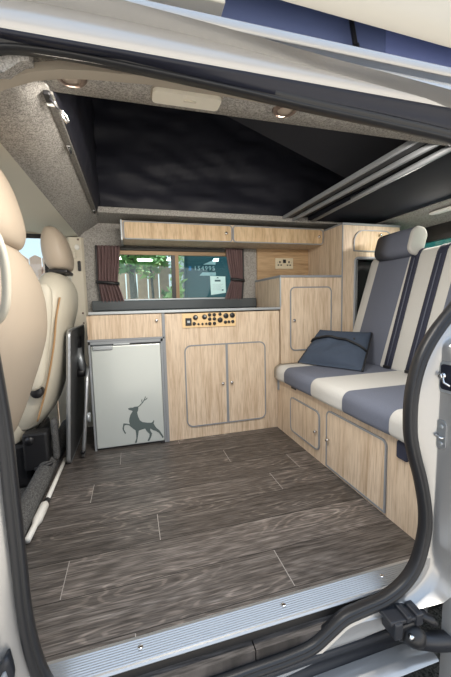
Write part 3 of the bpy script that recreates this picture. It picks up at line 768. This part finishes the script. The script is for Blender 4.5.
# ------------------------------------------------------------------ step unit, tall unit
su = thing('side_cabinet', (.23, .2, 0), 'mid height oak cabinet between worktop and tall cupboard', 'cabinet')
m = MB(); m.box(.026, .434, 0, .40, 0, .892); m.build('carcass', 'oak', su)
m = MB(); m.box(.022, .434, -.006, .405, .890, .904, .003); m.build('top', 'trimgrey', su)
m = MB(); m.box(.022, .030, -.005, .004, .722, .892, .002); m.build('corner_trim', 'alud', su)
d = door_panel(su, 'Y', 0, .088, .362, .460, .834, .03); knob(d, (.108, -.005, .640))
m = MB(); m.box(.040, .434, .393, .408, .905, 1.118); m.build('back_panel', 'oakh', su)
sk = thing('power_socket', (.24, .385, .98), 'ivory double power socket with usb ports on the oak back panel', 'socket')
m = MB(); m.box(.172, .308, .383, .392, .981, 1.056, .003); m.build('plate', 'socket', sk)
for x in (.205, .275):
    s = MB(); s.box(x-.005, x+.005, .381, .384, 1.022, 1.035); s.box(x-.017, x-.006, .381, .384, 1.004, 1.012); s.box(x+.004, x+.015, .381, .384, 1.004, 1.012); s.build('pin_holes', 'black', sk)
    s = MB(); s.box(x+.018*(1 if x > .24 else -1)-.003, x+.018*(1 if x > .24 else -1)+.003, .380, .384, 1.020, 1.030, .001); s.build('switch', 'ctrim', sk)
m = MB(); m.box(.229, .251, .380, .384, 1.022, 1.046, .001); m.build('usb_ports', 'black', sk)

tu = thing('tall_cupboard', (.65, .2, 0), 'tall oak cupboard behind the bench with rounded flap and dark niche', 'cabinet')
NX0, NX1, NZ0, NZ1 = .535, .79, .50, 1.005
m = MB()
m.box(.435, NX0, 0, .40, 0, 1.205); m.box(NX1, .86, 0, .40, 0, 1.205); m.box(NX0, NX1, 0, .40, NZ1, 1.205); m.box(NX0, NX1, 0, .40, 0, NZ0); m.box(NX0, NX1, .38, .40, NZ0, NZ1)
m.build('carcass', 'oak', tu)
m = MB(); m.box(NX0+.001, NX1-.001, .045, .375, NZ0+.001, NZ1-.001); m.build('niche_lining', 'blackm', tu)
m = MB(); ring_xz(m, NX0-.012, NX1+.012, NZ0-.012, NZ1+.012, -.006, .03, .016, .03); m.build('niche_edging', 'trimgrey', tu)
m = MB(); m.box(NX0+.004, NX0+.016, .0, .04, NZ0, NZ1-.01); m.build('tambour_edge', 'alu', tu)
d = door_panel(tu, 'Y', 0, .518, .80, 1.050, 1.176, (.004, .004, .06, .07), 'oakl', 'flap'); knob(d, (.705, -.005, 1.150))
m = MB(); m.box(.435, .862, -.006, .405, 1.203, 1.217, .003); m.build('top', 'trimgrey', tu)
m = MB(); m.box(.4352, .442, -.006, .004, 0.40, 1.205, .002); m.build('corner_trim', 'trimgrey', tu)

# ------------------------------------------------------------------ bench seat
bs = thing('bench_seat', (.3, -.55, 0), 'upholstered rear bench with grey and cream striped cushions on an oak base', 'bench')
m = MB(); m.box(0, .50, -1.055, -.006, 0, .295); m.build('base', 'oak', bs)
d = door_panel(bs, 'X', 0, -.470, -.185, .052, .238, .028); knob(d, (-.005, -.448, .140), 'X')
d = door_panel(bs, 'X', 0, -.885, -.530, .014, .270, (0, 0, .03, .02), name='flap'); knob(d, (-.005, -.548, .140), 'X')
m = MB(); m.box(-.010, .012, -.975, -.930, .235, .295, .008, 3); m.build('pull_strap', 'navy', bs)
m = MB(); m.box(-.008, .02, -.035, -.020, .235, .30, .003); m.build('bracket', 'trimgrey', bs)
m = MB(); m.box(-.004, .06, -.24, -.19, .285, .302); m.build('hinge', 'black', bs)
def striped(par, name, prof, bands, yend0, yend1, mats, puff=1.0):
    """closed profile (list of Vector in XZ) lofted along Y; bands = [(y0, y1, material index)] from far to near"""
    mm = MB(); cx = sum(p[0] for p in prof)/len(prof); cz = sum(p[1] for p in prof)/len(prof)
    rings = []; mats_i = []
    def ring(y, s, ins=0.):
        out = []
        for x, z in prof:
            dx, dz = x-cx, z-cz; L = math.hypot(dx, dz)
            k = max(0., 1-ins/L)*s
            out.append((cx+dx*k, y, cz+dz*k))
        return out
    for bi, (y0, y1, mi) in enumerate(bands):
        L = y1-y0; first = bi == 0; last = bi == len(bands)-1
        st = []
        if first: st += [(y0, .022), (y0-.003*(1 if L < 0 else -1)*0+L*.02, .009), (y0+L*.06, .003)]
        else: st += [(y0, .0035)]
        st += [(y0+math.copysign(.006, L), .0008), (y0+L*.5, -.002)]
        if last: st += [(y1-L*.06, .003), (y1-L*.02, .009), (y1, .022)]
        else: st += [(y1-math.copysign(.006, L), .0008)]
        for y, ins in st: rings.append(ring(y, 1., ins)); mats_i.append(mi)
    # material for a face strip k is that of its first ring
    mm.loft(rings, mats=mats_i)
    return mm.build(name, mats, par)
def rprof(x0, x1, z0, z1, r, n=6):
    return rrect(x0, x1, z0, z1, r, n)
seatp = rprof(-.034, .56, .303, .392, (.022, .02, .02, .040))
striped(bs, 'seat_cushion', seatp, [(-.028, -.158, 0), (-.158, -.438, 1), (-.438, -.674, 0), (-.674, -.922, 1), (-.922, -1.06, 0)], 0, 0, ('creamfab', 'greyfab'))
# backrest profile, tilted
bd = Vector((.185, .61)).normalized(); bn = Vector((bd.y, -bd.x))      # up the slope, and backwards
base = Vector((.452, .385))
bp_ = []
for u, v in rrect(0, .135, 0, .660, (.02, .03, .06, .045), 7):
    bp_.append((base.x+bd.x*v+bn.x*u, base.y+bd.y*v+bn.y*u))
striped(bs, 'backrest', bp_, [(-.020, -.088, 0), (-.088, -.318, 1), (-.318, -.60, 0), (-.60, -.86, 1), (-.86, -1.05, 0)], 0, 0, ('creamfab', 'greyfab'))
# headrest
hp = []
for u, v in rrect(0, .092, 0, .150, (.040, .035, .042, .045), 7): hp.append((.572+bd.x*.9*v+bn.x*u, .990+bd.y*v+bn.y*u))
hr = striped(bs, 'headrest', hp, [(-.10, -.345, 1), (-.345, -.370, 0)], 0, 0, ('creamfab', 'greyfab'))
for y in (-.17, -.31):
    m = MB(); m.tube([(.632, y, .90), (.665, y, 1.02)], .006, 10); m.build('post', 'chrome', hr)
# seat belts over the backrest
def belt(yt0, yt1, yb0, yb1, label):
    t = thing('seat_belt', (.5, (yt0+yt1)/2, .40), label, 'seat belt')
    path = []
    for v in [0, .08, .2, .35, .5, .58, .615, .640, .655, .664, .666]:
        path.append(v)
    us = [-.006]*6+[-.005, .002, .014, .035, .062]
    mm = MB(); rows = []
    for v, u in zip(path, us):
        k = v/.66; a = yb0+(yt0-yb0)*k; b = yb1+(yt1-yb1)*k; row = []
        for i in range(7):
            s = i/6; y = a+(b-a)*s
            rid = .0016*(1 if i in (1, 2, 4, 5) else 0)
            row.append(Vector((base.x+bd.x*v+bn.x*(u-rid), y, base.y+bd.y*v+bn.y*(u-rid))))
        rows.append(row)
    sheet(mm, rows, (bn.x*.003, 0, bn.y*.003))
    mm.build('strap', 'navy', t)
    mm = MB(); yc = (yb0+yb1)/2
    mm.box(.440, .452, yc-.020, yc+.020, .394, .408, .002); mm.build('anchor_plate', 'black', t)
    mm = MB(); c0 = (yt0+yt1)/2
    def P(v, u, y): return (base.x+bd.x*v+bn.x*u, y, base.y+bd.y*v+bn.y*u)
    mm.loft([[P(v, -.0085, c0+(yc-c0)*(1-v/.66)-.003), P(v, -.0085, c0+(yc-c0)*(1-v/.66)+.003), P(v, -.0072, c0+(yc-c0)*(1-v/.66)+.003), P(v, -.0072, c0+(yc-c0)*(1-v/.66)-.003)] for v in (.02, .3, .6)])
    mm.build('centre_stitching', 'greyfab', t)
belt(-.332, -.385, -.352, -.402, 'navy seat belt down the bench backrest, beside the grey panel')
belt(-.487, -.540, -.492, -.545, 'navy seat belt down the bench backrest, nearer the door pillar')

# ------------------------------------------------------------------ flap bag on the bench
bgt = thing('flap_bag', (.3, -.2, .392), 'dark denim blue flap bag lying on the bench against the backrest', 'bag')
A, B, Cc, D = Vector((.100, -.075, .398)), Vector((.275, -.408, .398)), Vector((.485, -.215, .562)), Vector((.262, -.050, .575))
nrm = ((B-A).cross(D-A)).normalized()
if nrm.y > 0: nrm = -nrm
def bag_pt(u, v, side, k=1.0):
    p = bilerp(A, B, Cc, D, u, v)
    e = (max(0, 1-abs(2*u-1)**2.6)*max(0, 1-abs(2*v-1)**2.6))**.62
    wr = noise.noise(Vector((u*4, v*5, side*3.)))*.014*e+noise.noise(Vector((u*11, v*9, side+7)))*.005*e
    sag = -.012*math.sin(math.pi*u)*v
    return p+nrm*side*(.045*e*k+wr)+Vector((0, 0, .012*e+sag if side > 0 else .012*e+sag))
m = MB(); n = 28
front = [[bag_pt(i/n, j/n, 1) for i in range(n+1)] for j in range(n+1)]
back = [[bag_pt(i/n, j/n, -.5) for i in range(n+1)][::-1] for j in range(n+1)]
m.loft([f+b for f, b in zip(front, back)])
m.build('pouch', 'bag', bgt)
m = MB(); rows = []
def flapv(u): return .62-.10*math.sin(math.pi*u)*0-.16*(u**2)+.05*math.sin(math.pi*u)
for j in range(13):
    rows.append([bag_pt(i/n, 1-(1-flapv(i/n))*j/12, 1, 1.05)+nrm*.010 for i in range(n+1)])
sheet(m, rows, nrm*-.004); fl = m.build('flap', 'bag', bgt)
m = MB(); m.tube([bag_pt(i/n, flapv(i/n), 1, 1.05)+nrm*.010 for i in range(n+1)], .0065, 6); m.build('flap_piping', 'bagtrim', fl)
p = bag_pt(.80, flapv(.80)+.10, 1, 1.05)+nrm*.008
m = MB(); m.tube([p, p+nrm*.004], .007, 12); m.build('button', 'black', fl)
m = MB(); m.tube([bag_pt(1, j/12, 1) for j in range(13)], .006, 6); m.build('side_piping', 'bagtrim', bgt)
m = MB(); m.tube([bag_pt(0, j/12, 1) for j in range(13)], .005, 6); m.build('side_piping', 'bagtrim', bgt)

# ------------------------------------------------------------------ cab: shell
m = MB(); m.box(-2.2, -1.19, -1.10, .52, -.10, -.06); struct(m.build('floor_cab', 'carpetd'), 'dark cab floor')
rows = []
for i in range(13):
    y = -1.05+i*(1.55/12)
    zb = 1.207-.045*max(0, min(1, (y+.75)/1.05)); xb = -1.146+.050*max(0, min(1, (y+.75)/1.05))
    rows.append([(xb, y, zb+.006), (xb-.06, y, zb+.004), (-1.35, y, 1.200), (-1.6, y, 1.205), (-2.0, y, 1.19), (-2.0, y, 1.22), (-1.35, y, 1.24), (xb, y, zb+.03)])
m = MB(); m.loft(rows); struct(m.build('ceiling_cab', 'headl', smooth=40), 'pale cream cab headlining')
# driver side wall with door window, and pillar with seat belt anchor
m = MB()
m.box(-2.1, -1.30, .49, .53, -.10, .80); m.box(-2.1, -1.15, .49, .53, 1.185, 1.24); m.box(-1.29, -1.10, .49, .53, -.10, 1.20)
struct(m.build('door_1', 'ctrim'), 'cream trimmed driver door')
m = MB(); m.box(-2.1, -1.29, .485, .50, 1.165, 1.19); m.box(-1.305, -1.285, .485, .50, .80, 1.19); m.box(-2.1, -1.29, .485, .50, .795, .82)
w3 = struct(m.build('window_3', 'black'), 'driver door window with dark frame')
m = MB(); m.box(-2.1, -1.3, .505, .509, .81, 1.17); m.build('pane', 'glassc', w3)
m = MB(); m.loft([[(-1.155, .40, z), (-1.145, .388, z), (-1.080, .388, z), (-1.068, .40, z), (-1.068, .45, z), (-1.19, .49, z)] for z in (-.08, .3, .9, 1.10, 1.158)])
pil = struct(m.build('trim_15', 'ctrim', smooth=40), 'cream plastic pillar beside the driver seat')
m = MB(); m.lathe([(.017, 0), (.017, -.006), (.010, -.009), (.001, -.010)], (-1.103, .388, 1.10), 'Y', 16, .8); m.build('cover_cap', 'white', pil)
for z, r in ((1.145, .006), (.71, .006), (.65, .005)):
    m = MB(); m.lathe([(r, 0), (r, -.003), (.001, -.004)], (-1.095, .388, z), 'Y', 12); m.build('clip', 'lampring', pil)
m = MB(); m.box(-1.130, -1.110, .370, .39, 1.035, 1.075, .006); m.build('belt_guide', 'ctrim', pil)
m = MB(); m.box(-1.105, -1.088, .372, .39, .96, 1.02, .005); m.build('belt_buckle', 'black', pil)
# carpet covered step between cab and living floor
m = MB(); m.tube([(-1.212, -1.04, .020), (-1.212, -.3, .030), (-1.218, .0, .035), (-1.222, .38, .035)], .036, 14); m.box(-1.235, -1.185, -1.04, .38, -.09, .02)
struct(m.build('trim_16', 'carpetd', smooth=60), 'dark carpet covered step edge beside the cab')
# white pole lying at the floor edge
wp = thing('white_pole', (-1.17, -.4, 0), 'thin white pole lying along the floor edge beside the cab step', 'pole')
m = MB(); m.tube([(-1.160, -.075, .012), (-1.160, -.43, .012)], .0085, 12); m.build('tube', 'white', wp)
m = MB(); m.tube([(-1.160, -.43, .013), (-1.160, -.455, .013)], .011, 12); m.build('joint', 'black', wp)
m = MB(); m.tube([(-1.160, -.455, .014), (-1.161, -.47, .014), (-1.162, -.56, .014), (-1.163, -.585, .014), (-1.166, -.66, .014)], [.010, .016, .016, .010, .010], 12); m.build('handle', 'white', wp)

# ------------------------------------------------------------------ cab seats
def sring(cx, cy, z, hx, hy, n=32, e=2.8, tilt=0., fx=1.0):
    out = []
    for j in range(n):
        a = 2*math.pi*j/n; c, s = math.cos(a), math.sin(a)
        x = math.copysign(abs(c)**(2/e), c)*hx; y = math.copysign(abs(s)**(2/e), s)*hy
        out.append((cx+x, cy+y, z+tilt*x))
    return out
def smooth_st(st, k=4):
    out = []
    for i in range(len(st)-1):
        a, b, c, d = (Vector(st[max(0, min(len(st)-1, i+j-1))]) for j in range(4))
        for t in range(k):
            t /= k; out.append(.5*((2*b)+(c-a)*t+(2*a-5*b+4*c-d)*t*t+(3*b-a-3*c+d)*t**3))
    out.append(Vector(st[-1])); return out
class V5(tuple): pass
def lerp_st(st, k=5):
    n = len(st[0]); out = []
    for i in range(len(st)-1):
        P = [st[max(0, min(len(st)-1, i+j-1))] for j in range(4)]
        for q in range(k):
            t = q/k
            out.append([.5*((2*P[1][c])+(P[2][c]-P[0][c])*t+(2*P[0][c]-5*P[1][c]+4*P[2][c]-P[3][c])*t*t+(3*P[1][c]-P[0][c]-3*P[2][c]+P[3][c])*t**3) for c in range(n)])
    out.append(list(st[-1])); return out
def seatback(par, cy, st, mat, name):
    m = MB(); m.loft([sring(x, cy, z, max(hx, .004), max(hy, .004), e=e) for x, z, hx, hy, e in lerp_st(st)]); return m.build(name, mat, par)
# passenger seat, nearest
ps = thing('cab_seat', (-1.3, -.70, -.06), 'large cream leather cab seat nearest the door, seen from behind', 'seat', 'cab seats')
cy = -.70
seatback(ps, cy, [(-1.30, .30, .06, .19, 2.6), (-1.27, .36, .085, .22, 3), (-1.215, .50, .085, .235, 3), (-1.165, .64, .080, .24, 3), (-1.150, .74, .075, .24, 2.8), (-1.152, .82, .068, .225, 2.6), (-1.162, .88, .058, .19, 2.4), (-1.172, .92, .045, .15, 2.3), (-1.178, .94, .02, .09, 2)], 'cream', 'backrest')
hs = seatback(ps, cy, [(-1.168, .915, .030, .07, 2.2), (-1.166, .925, .055, .115, 2.5), (-1.170, .97, .068, .142, 2.8), (-1.178, 1.04, .066, .145, 2.8), (-1.190, 1.11, .058, .135, 2.6), (-1.205, 1.165, .042, .11, 2.4), (-1.212, 1.19, .018, .06, 2)], 'cream', 'headrest')
m = MB(); m.loft([sring(-1.50, cy, z, hx, .235, e=4) for z, hx in ((.16, .22), (.18, .25), (.26, .26), (.30, .25), (.315, .22))]); m.build('seat_cushion', 'cream', ps)
m = MB(); m.box(-1.72, -1.30, cy-.20, cy+.20, -.06, .17, .02); m.build('base', 'black', ps)
m = MB(); hp_ = [(-1.092, -.945, .925), (-1.075, -.955, .895), (-1.065, -.957, .845), (-1.066, -.957, .785), (-1.073, -.957, .745), (-1.092, -.95, .718), (-1.13, -.94, .70)]
m.tube(smooth_st(hp_), .009, 10); m.build('grab_handle', 'creaml', ps)
# driver seat
ds = thing('cab_seat', (-1.3, .03, -.06), 'cream leather driver seat with armrest, beside the stowed table', 'seat', 'cab seats')
cy = .03
seatback(ds, cy, [(-1.33, .20, .08, .18, 2.6), (-1.30, .28, .105, .21, 3), (-1.26, .40, .105, .23, 3), (-1.228, .52, .098, .235, 3), (-1.195, .64, .085, .24, 3), (-1.168, .74, .085, .235, 2.8), (-1.155, .82, .078, .215, 2.6), (-1.158, .87, .066, .18, 2.4), (-1.162, .90, .045, .13, 2.3), (-1.165, .912, .02, .08, 2)], 'creaml', 'backrest')
hd = seatback(ds, cy+.03, [(-1.130, .925, .020, .06, 2.2), (-1.138, .937, .050, .10, 2.5), (-1.144, .98, .062, .12, 2.8), (-1.152, 1.04, .060, .125, 2.8), (-1.158, 1.09, .049, .115, 2.6), (-1.164, 1.122, .032, .09, 2.4), (-1.167, 1.135, .012, .05, 2)], 'cream', 'headrest')
for y in (-.02, .12):
    m = MB(); m.tube([(-1.135, y, .94), (-1.150, y, .88)], .008, 10); m.build('post', 'chrome', hd)
m = MB(); m.box(-1.175, -1.095, -.05, .13, .908, .926, .006); m.build('collar', 'black', hd)
m = MB(); m.loft([sring(-1.54, cy, z, hx, .235, e=4) for z, hx in ((.14, .22), (.16, .25), (.24, .26), (.28, .25), (.295, .22))]); m.build('seat_cushion', 'creaml', ds)
m = MB(); m.box(-1.74, -1.28, cy-.20, cy+.20, -.06, .15, .02); m.box(-1.30, -1.20, cy-.23, cy-.16, .03, .20, .01); m.tube([(-1.27, cy-.235, .17), (-1.27, cy-.22, .17)], .018, 16); m.tube([(-1.25, cy-.26, .05), (-1.18, cy-.26, .07)], .008); m.build('base', 'black', ds)
m = MB(); m.lathe([(.026, 0), (.026, -.03), (.020, -.036), (.001, -.037)], (-1.222, cy-.215, .385), 'Y', 18); m.build('recline_knob', 'black', ds)
# folded-up armrest on the near side of the driver seat
m = MB(); m.loft([sring(x, cy-.262, z, hx, hy, 20, 2.6) for x, z, hx, hy in lerp_st([(-1.235, .40, .020, .015), (-1.225, .43, .038, .024), (-1.20, .56, .040, .026), (-1.175, .70, .038, .026), (-1.162, .80, .034, .024), (-1.158, .835, .022, .016), (-1.158, .845, .008, .008)])]); m.build('armrest', 'creaml', ds)
m = MB(); m.tube(smooth_st([(-1.108, -.190, .79), (-1.126, -.20, .70), (-1.140, -.205, .60), (-1.165, -.205, .48), (-1.195, -.20, .37), (-1.235, -.19, .25)]), .0042, 8); m.build('side_piping', 'brown', ds)
m = MB(); m.loft([sring(x, cy, z, hx, hy, e=3) for x, z, hx, hy in ((-1.245, .46, .085, .20), (-1.235, .52, .088, .226), (-1.210, .60, .086, .230), (-1.198, .645, .084, .226), (-1.202, .655, .06, .2))]); m.build('seat_pocket', 'black', ds)
# dark carpet-like lower valance hanging behind driver seat
m = MB(); m.box(-1.192, -1.168, -.16, -.12, .05, .24, .008); m.build('belt_stalk', 'carpetd', ds)

# ------------------------------------------------------------------ stowed folding table
tb = thing('folding_table', (-1.12, .1, 0), 'anthracite folding table stowed upright between driver seat and fridge', 'table')
import math as _m
def tbl(y0, y1, xoff, x_bot, x_top, zt, th, r):
    o = rrect(y0, y1, .004, zt, r)
    return [((x_bot+(x_top-x_bot)*z/zt)+xoff, y, z) for y, z in o], th
pts, th = tbl(-.125, .335, 0, -1.146, -1.104, .640, .014, (.03, .03, .035, .035))
m = MB(); m.poly([(x+.003, y, z) for x, y, z in pts], (.014, 0, 0)); m.build('tabletop', 'table', tb)
o1 = rrect(-.130, .340, .0, .645, (.034, .034, .039, .039)); o2 = rrect(-.122, .332, .008, .637, (.028, .028, .033, .033))
fx = lambda z: -1.146+.042*z/.64
m = MB(); m.loft([[(fx(a[1]), a[0], a[1]), (fx(a[1])+.019, a[0], a[1]), (fx(b[1])+.019, b[0], b[1]), (fx(b[1]), b[0], b[1])] for a, b in zip(o1, o2)], loop=True); m.build('edging', 'alu', tb)
m = MB(); m.tube([(-1.112, .10, .40), (-1.055, .10, .40)], .022, 16); m.tube([(-1.113, .10, .40), (-1.108, .10, .40)], .05, 20); m.build('leg_bracket', 'black', tb)
# curved folding leg
lg = MB(); path = [(-1.078, -.075, .012), (-1.072, -.075, .06), (-1.060, -.07, .18), (-1.048, -.06, .30), (-1.042, -.04, .39), (-1.040, .0, .44)]
rows = []
for i, p in enumerate(path):
    wdt = .018
    rows.append([(p[0]-.007, p[1]-wdt*0-.004, p[2]), (p[0]+.007, p[1]-.004, p[2]), (p[0]+.007, p[1]+wdt*2, p[2]+.004), (p[0]-.007, p[1]+wdt*2, p[2]+.004)])
lg.loft(rows); lo = lg.build('leg', 'alu', tb)
m = MB(); m.tube([(-1.050, -.05, .20), (-1.036, -.05, .20)], .024, 18); m.build('leg_knob', 'alud', lo)
m = MB(); m.tube([(-1.078, -.08, .035), (-1.078, -.06, .035)], .011, 12); m.build('leg_foot', 'black', lo)
m = MB(); m.tube([(-1.100, .12, .59), (-1.098, .12, .53)], .020, 14); m.build('tube_cap', 'black', tb)
m = MB(); m.tube([(-1.098, .12, .53), (-1.070, .10, .40)], .020, 14); m.build('leg_tube', 'alud', tb)
m = MB(); m.lathe([(.009, 0), (.009, -.006), (.001, -.008)], (-1.100, .095, .572), 'Y', 12); m.build('tube_button', 'chrome', tb)

# ------------------------------------------------------------------ door hardware on the right pillar
def striker(zc, x, label):
    t = thing('door_striker', (x, -1.20, zc), label, 'striker')
    return t
t = striker(.53, -.11, 'upper door latch recess with chrome pin on the right pillar')
m = MB(); m.poly([(-.1105, y_, z_) for y_, z_ in rrect(-1.245, -1.1665, .525, .598, .008)], (-.003, 0, 0)); m.build('recess_plate', 'alud', t)
m = MB(); m.poly([(-.1135, y_, z_) for y_, z_ in rrect(-1.240, -1.1695, .532, .592, .007)], (-.001, 0, 0)); m.build('recess', 'channel', t)
m = MB(); m.lathe([(.0065, 0), (.0065, -.006), (.004, -.007), (.004, -.012), (.0062, -.013), (.0062, -.016), (.003, -.017), (.0005, -.015)], (-.1145, -1.1805, .566), 'X', 18); m.tube([(-.122, -1.1805, .566), (-.122, -1.186, .55), (-.120, -1.20, .545)], .003, 10); m.build('pin', 'chrome', t)
t = striker(.385, -.11, 'lower silver striker plate with loop on the right pillar')
m = MB(); m.poly([(-.110, y_, z_) for y_, z_ in rrect(-1.1885, -1.1655, .385, .455, (.012, .003, .003, .012))], (-.003, 0, 0)); m.build('plate', 'alu', t)
m = MB(); m.tube([(-.113, -1.1685, .418), (-.122, -1.1685, .418), (-.122, -1.185, .416), (-.113, -1.185, .416)], .003, 10); m.build('loop', 'chrome', t)
for z in (.440, .398):
    m = MB(); m.lathe([(.006, 0), (.006, -.001), (.004, -.002), (.0005, -.002)], (-.113, -1.176, z), 'X', 14); m.build('screw', 'alud', t)
# roller bracket at the foot of the right pillar
rb = thing('roller_bracket', (-.18, -1.19, -.1), 'black sliding door roller bracket at the foot of the right pillar', 'bracket')
m = MB(); m.box(-.272, -.160, -1.207, -1.160, -.014, -.004, .003, rot=((-.22, -1.185, -.01), 'Y', R(5))); m.box(-.262, -.240, -1.212, -1.165, -.045, -.004, .004); m.box(-.228, -.214, -1.210, -1.168, -.012, .004, .003); m.box(-.2, -.178, -1.21, -1.17, -.03, .002, .004); m.build('top_plate', 'rubber', rb)
m = MB(); m.tube([(-.225, -1.195, -.05), (-.200, -1.205, -.055), (-.185, -1.215, -.062)], [.020, .026, .018], 14); m.box(-.240, -.180, -1.205, -1.170, -.065, -.02, .006); m.build('carrier', 'black', rb)
m = MB(); m.tube([(-.222, -1.212, -.040), (-.222, -1.222, -.040)], .006, 12); m.build('bolt', 'chrome', rb)
m = MB(); m.loft([[(x, y-.014, z), (x, y+.014, z), (x, y+.014, z-.032), (x, y-.014, z-.032)] for x, y, z in ((-.205, -1.205, -.045), (-.15, -1.215, -.060), (-.06, -1.222, -.080), (.05, -1.225, -.085))]); m.build('arm', 'rubber', rb)
m = MB(); m.tube([(-.185, -1.20, -.008), (-.160, -1.212, -.020), (-.146, -1.215, -.032)], [.007, .010, .006], 10); m.build('roller_lever', 'black', rb)
# small catch on the front pillar
t = thing('door_catch', (-1.03, -1.20, .10), 'small black catch at the foot of the left pillar', 'catch')
m = MB(); m.loft([sring(-1.054+k*.004, -1.172, .118+k*.02, a, .010, 12, 2.2) for k, a in ((-2.6, .004), (-2, .013), (-1, .017), (0, .016), (1, .009), (1.7, .003))]); m.build('body', 'rubber', t)
m = MB(); m.loft([sring(-1.055+k*.004, -1.181, .108+k*.02, a, .004, 12, 2.2) for k, a in ((-1.5, .002), (-1, .008), (0, .010), (.7, .005), (1.1, .002))]); m.build('insert', 'fgrey', t)

# ------------------------------------------------------------------ outside the far window
fn = thing('fence', (-1.1, 2.2, -.5), 'tan wooden board fence outside, behind the left window pane', 'fence')
x = -2.3; rnd = random.Random(3); k = 0
while x < -.42:
    wd = .10+rnd.random()*.015
    m = MB(); m.poly([(x, 2.2, -.5), (x+wd, 2.2, -.5), (x+wd, 2.2, 1.25+rnd.random()*.04), (x+wd/2, 2.2, 1.29+rnd.random()*.04), (x, 2.2, 1.25+rnd.random()*.04)], (0, .02, 0)); m.build('fence_board', 'fence', fn)
    x += wd+.012
for z in (.1, 1.12):
    m = MB(); m.box(-2.3, -.32, 2.22, 2.26, z, z+.07); m.build('rail', 'fence', fn)
def leaves(mm, cen, rad, cnt, size, rnd):
    for _ in range(cnt):
        d = Vector((rnd.gauss(0, 1), rnd.gauss(0, 1), rnd.gauss(0, 1))).normalized()*(rnd.random()**.4)
        p = Vector(cen)+Vector((d.x*rad[0], d.y*rad[1], d.z*rad[2]))
        a = Vector((rnd.uniform(-1, 1), rnd.uniform(-1, 1), rnd.uniform(-1, 1))).normalized(); b = a.orthogonal().normalized()
        s = size*(.6+rnd.random()*.8)
        f = mm.bm.faces.new([mm.bm.verts.new(p+q) for q in (-a*s, b*s*.45, a*s, -b*s*.45)]); f.material_index = mm.mi
def tree(x, y, h, rads, cnt, label, cat='tree', nm='tree', leaf='leaf', tr=.05, seed=1):
    t = thing(nm, (x, y, -.5), label, cat); rr = random.Random(seed)
    m = MB(); m.tube([(x, y, -.5), (x+.02, y, h*.4), (x-.01, y+.02, h)], [tr*1.2, tr, tr*.6], 10); m.build('trunk', 'bark', t)
    m = MB(); leaves(m, (x, y, h), rads, cnt, .055, rr); m.build('foliage', leaf, t)
tree(-.79, 1.55, 1.36, (.36, .22, .30), 700, 'tree with dark trunk and green crown outside the left window pane', tr=.042, seed=4)
tree(-.46, 1.72, .50, (.09, .09, .42), 260, 'slender leafy shrub outside, left of the window stile', 'shrub', 'shrub', 'leaf', .012, 5)
tree(-.58, 2.02, 1.36, (.22, .12, .32), 420, 'pale green leafy tree in front of the fence outside', 'tree', 'tree', 'leafl', .018, 8)
tree(-1.0, 3.4, 2.1, (1.1, .5, .75), 2500, 'wide pale green tree behind the fence outside', 'tree', 'tree', 'leafl', .05, 9)
tree(-.385, 1.42, .80, (.07, .07, .42), 220, 'leafy shrub outside, right of the window stile', 'shrub', 'shrub', 'leafl', .012, 6)
# neighbouring dark van with lettering
nv = thing('parked_van', (1.8, 2.4, -.5), 'dark teal parked van with white lettering outside the right window pane', 'van')
m = MB(); o = [(-.27, -.25), (-.29, .2), (-.29, .9), (-.27, 1.5), (-.23, 1.66), (-.1, 1.72), (3.4, 1.72), (4.1, 1.1), (4.6, .7), (4.7, .1), (4.65, -.25)]
m.loft([[(x, y, z) for x, z in o] for y in (1.56, 3.1)]); m.loft([[(x*.985+.02, y, z*.985) for x, z in o] for y in (1.52, 3.14)]); m.build('body', 'vanblue', nv, smooth=40)
for xx in (.45, 3.6):
    for yy in (1.53, 3.0):
        m = MB(); m.lathe([(.05, .10), (.30, .10), (.33, .07), (.33, -.05), (.30, -.08), (.18, -.08), (.17, -.05), (.02, -.05)], (xx, yy+.06, -.17), 'Y', 28); m.build('wheel', 'rubber', nv)
cu = bpy.data.curves.new('lettering', 'FONT'); cu.body = '154995'; cu.size = .060; cu.extrude = .002; cu.space_character = 1.25
to = bpy.data.objects.new('lettering', cu); COL.objects.link(to)
bpy.context.view_layer.update()
me = bpy.data.meshes.new_from_object(to.evaluated_get(bpy.context.evaluated_depsgraph_get()))
bpy.data.objects.remove(to)
me.transform(Matrix.Translation(Vector((-.195, 1.516, 1.088))) @ Matrix.Rotation(R(90), 4, 'X'))
me.transform(Matrix.Translation(-Vector(nv['_o'])))
me.materials.clear(); me.materials.append(M['vanwhite'])
lo = bpy.data.objects.new('lettering', me); COL.objects.link(lo); lo.parent = nv
m = MB(); m.box(-.245, -.222, 1.512, 1.518, 1.085, 1.125); m.build('blue_mark', 'vanbluemark', nv)
m = MB(); m.poly([(-.10, 1.514, 1.145), (.03, 1.514, 1.145), (.03, 1.514, 1.20)], (0, .004, 0)); m.poly([(-.14, 1.514, 1.035), (.03, 1.514, 1.035), (.03, 1.514, 1.068), (-.11, 1.514, 1.068)], (0, .004, 0)); m.build('house_mark', 'vanwhite', nv)

for o in list(bpy.data.objects):
    if '_o' in o: del o['_o']
